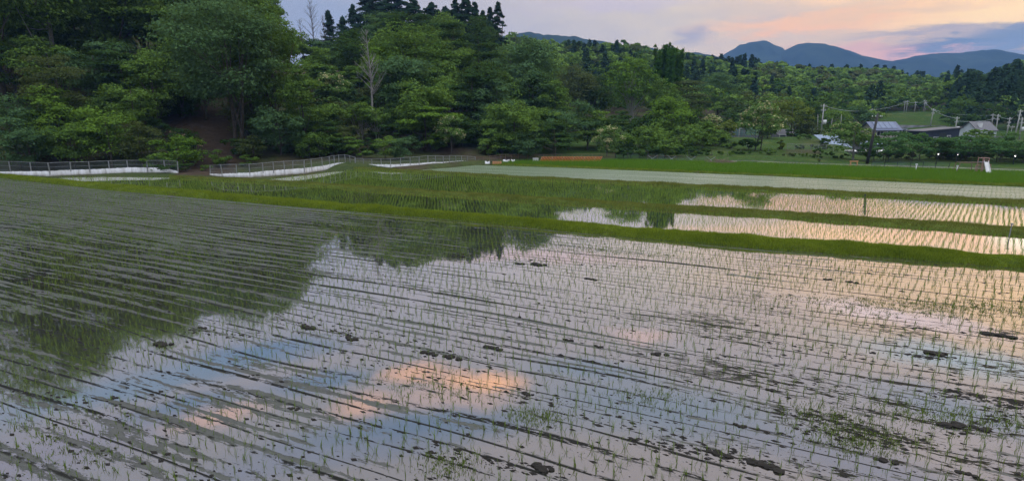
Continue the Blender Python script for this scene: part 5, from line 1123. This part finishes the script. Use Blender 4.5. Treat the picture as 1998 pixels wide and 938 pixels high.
# H6 netted enclosure with grey walls
p = P(1455, 262, 122); zz_ = float(zt(p[0], 122)[0]); h = empty('enclosure', (p[0], 122, zz_), 'low grey enclosure with blue netting left of the tall flowering tree', 'enclosure')
m = MB(); m.box((0, 0, .35), (5.4, .25, .7)); m.build('base_wall', M['wall_grey'], h); m = MB(); m.box((-1.2, 1.5, 1.0), (2.6, 2.4, 2.0)); m.build('hut', M['wall_grey'], h); m = MB(); m.box((0, -.2, 1.3), (5.4, .04, 1.4)); m.build('net', M['net_green'], h)
for x in np.linspace(-2.7, 2.7, 7): m = MB(); m.tube([(x, -.25, 0), (x, -.25, 2.1)], .04, 6); m.build('post', M['teal'], h)
m = MB(); m.tube([(-2.7, -.25, 2.1), (2.7, -.25, 2.1)], .035, 6); m.tube([(-2.7, -.25, 1.2), (2.7, -.25, 1.2)], .03, 6); m.build('rail', M['teal'], h)
m = MB(); m.tube([(-1.7, -.3, 0), (-1.7, -.3, 3.6), (-1.4, -.3, 4.0)], [.06, .05, .05], 6); o = m.build('lamp_post', M['concrete']); o.location = (p[0], 121.5, zz_); tag(o, 'pale curved lamp post in the netted enclosure', 'lamp post')
# H7 long beige shed behind the dark pole
h, z = house('warehouse', 1712, 90, 'long beige wall panelled shed with a white eave behind the dark pole', 'shed', .15); xl, xr = bx(1672, 90) - bx(1712, 90), bx(1756, 90) - bx(1712, 90)
zt_ = P(1712, 298, 90)[2]; m = MB(); m.box(((xl + xr) / 2, 1.2, zt_ / 2), (xr - xl, 2.2, zt_)); m.build('wall', M['wall_beige'], h); m = MB(); m.box(((xl + xr) / 2, 1.1, zt_ + .06), (xr - xl + .4, 2.8, .14)); m.build('eave', M['paint'], h)
for x in np.linspace(xl + .1, xr - .1, 8): m = MB(); m.box((x, .06, zt_ / 2), (.12, .1, zt_ - .05)); m.build('pilaster', M['wall_grey'], h)
p = P(1694, 285, 98); rt = empty('shed', (p[0], 98, .2), 'dull blue-green hip roofed shed behind the beige panelled one', 'shed'); hh = P(1694, 278, 98)[2]; m = MB(); m.box((0, 0, hh * .38), (3.6, 3, hh * .76)); m.build('wall', M['wall_grey'], rt); m = MB(); m.box((0, 0, hh * .88), (4.2, 3.6, hh * .24), 0, .3); m.build('roof', M['roof_blue'], rt)
# street lamps lit through the trees
for px, py, lab in [(1831, 301, 'bright lit lamp glowing through the spreading trees'), (1981, 304.5, 'lit lamp near the right edge under the trees'), (1869, 302, 'faint lit lamp between the two brighter ones')]:
    D = 71.5; p = P(px, py, D); z = float(zt(p[0], D)[0]); rt = empty('street_lamp', (p[0], D, z), lab, 'lamp'); hh = p[2] - z
    m = MB(); m.tube([(0, .1, -.1), (0, .1, hh + .05)], [.05, .035], 7); m.build('post', M['darkpost'], rt, True)
    import bmesh
    bm = bmesh.new(); bmesh.ops.create_uvsphere(bm, u_segments=12, v_segments=8, radius=.055 if px != 1869 else .03); me = bpy.data.meshes.new('bulb'); bm.to_mesh(me); bm.free(); o = link('bulb', me, M['lamp'], rt); o.location = (0, 0, hh)
    m = MB(); m.tube([(0, 0, hh + .13), (0, 0, hh + .2)], [.2, .06], 10); m.build('shade', M['darkpost'], rt)
# climbing frame with slide
def tubes(root, name, segs, mat, r_=.035):
    m = MB()
    for a, b in segs: m.tube([a, b], r_, 6)
    return m.build(name, M[mat], root)
x, y = G(1904, 334, .2); rt = empty('monkey_bars', (x, y, .2), 'long low rusty climbing bar frame left of the white slide', 'climbing frame')
L = 2.3; hh = .95
tubes(rt, 'frame', [((-L, -.3, 0), (-L + .25, -.3, hh)), ((-L, .3, 0), (-L + .25, .3, hh)), ((-L + .25, -.3, hh), (.6, -.3, hh)), ((-L + .25, .3, hh), (.6, .3, hh)), ((.6, -.3, hh), (.6, -.3, 0)), ((.6, .3, hh), (.6, .3, 0)), ((-.8, -.3, hh), (-.8, -.3, 0))], 'brownpost')
for k in range(7): tubes(rt, 'rung', [((-L + .4 + k * .38, -.3, hh), (-L + .4 + k * .38, .3, hh))], 'brownpost', .022)
x, y = G(1921, 336.5, .2); rt = empty('slide', (x, y, .2), 'white playground slide with a pink rail tower facing the paddies', 'slide')
m = MB(); m.add([(-.17, -.55, .02), (.17, -.55, .02), (.2, 0, 1.1), (-.2, 0, 1.1), (-.22, -.55, -.08), (.22, -.55, -.08), (.2, .08, 1.05), (-.2, .08, 1.05)], [(0, 1, 2, 3), (4, 7, 6, 5), (0, 4, 5, 1), (1, 5, 6, 2), (2, 6, 7, 3), (3, 7, 4, 0)])
m.build('chute', M['paint'], rt)
for s in (-1, 1): m = MB(); m.add([(s * .22, -.55, .02), (s * .22, -.5, .16), (s * .2, .02, 1.26), (s * .2, 0, 1.1), (s * .26, -.55, .02), (s * .26, -.5, .16), (s * .24, .02, 1.26), (s * .24, 0, 1.1)], [(0, 1, 2, 3), (4, 7, 6, 5), (0, 4, 5, 1), (1, 5, 6, 2), (2, 6, 7, 3), (3, 7, 4, 0)]); m.build('chute_side', M['paint'], rt)
for sx in (-.3, .35):
    for sy in (.1, .75): tubes(rt, 'tower_post', [((sx, sy, 0), (sx, sy, 1.55))], 'pink')
tubes(rt, 'guard_rail', [((-.3, .1, 1.5), (.35, .1, 1.5)), ((-.3, .75, 1.5), (.35, .75, 1.5)), ((-.3, .1, 1.5), (-.3, .75, 1.5)), ((.35, .1, 1.5), (.35, .75, 1.5)), ((.35, .1, 1.25), (.35, .75, 1.25))], 'pink', .028)
m = MB(); m.box((.02, .42, 1.06), (.7, .7, .06)); m.build('platform', M['wall_grey'], rt); tubes(rt, 'ladder', [((-.15, .8, 0), (-.15, .76, 1.05)), ((.2, .8, 0), (.2, .76, 1.05)), ((-.15, .79, .35), (.2, .79, .35)), ((-.15, .78, .7), (.2, .78, .7))], 'pink', .022)
tubes(rt, 'side_ring', [((.4, .3, .3), (.8, .3, .3)), ((.8, .3, .3), (.8, .3, .8)), ((.8, .3, .8), (.4, .3, .8)), ((-.8, .3, .1), (-.8, .3, .75)), ((-.8, .3, .75), (-.35, .3, .75))], 'pink', .028)

# ------------------------------------------------------------------ haze: one closed box of thin even air
m = MB(); m.box((350, 1420, 215), (4700, 3400, 434)); m2, t, out = new_mat('thin_haze'); pv = t.node('ShaderNodeVolumePrincipled'); t.put(pv.inputs['Color'], (.26, .50, 1.0)); pv.inputs['Density'].default_value = .00018; pv.inputs['Anisotropy'].default_value = 0
t.l.new(pv.outputs[0], out.inputs['Volume']); hz = m.build('haze', m2); stuff(hz, 'thin bluish evening haze over the valley', 'haze')
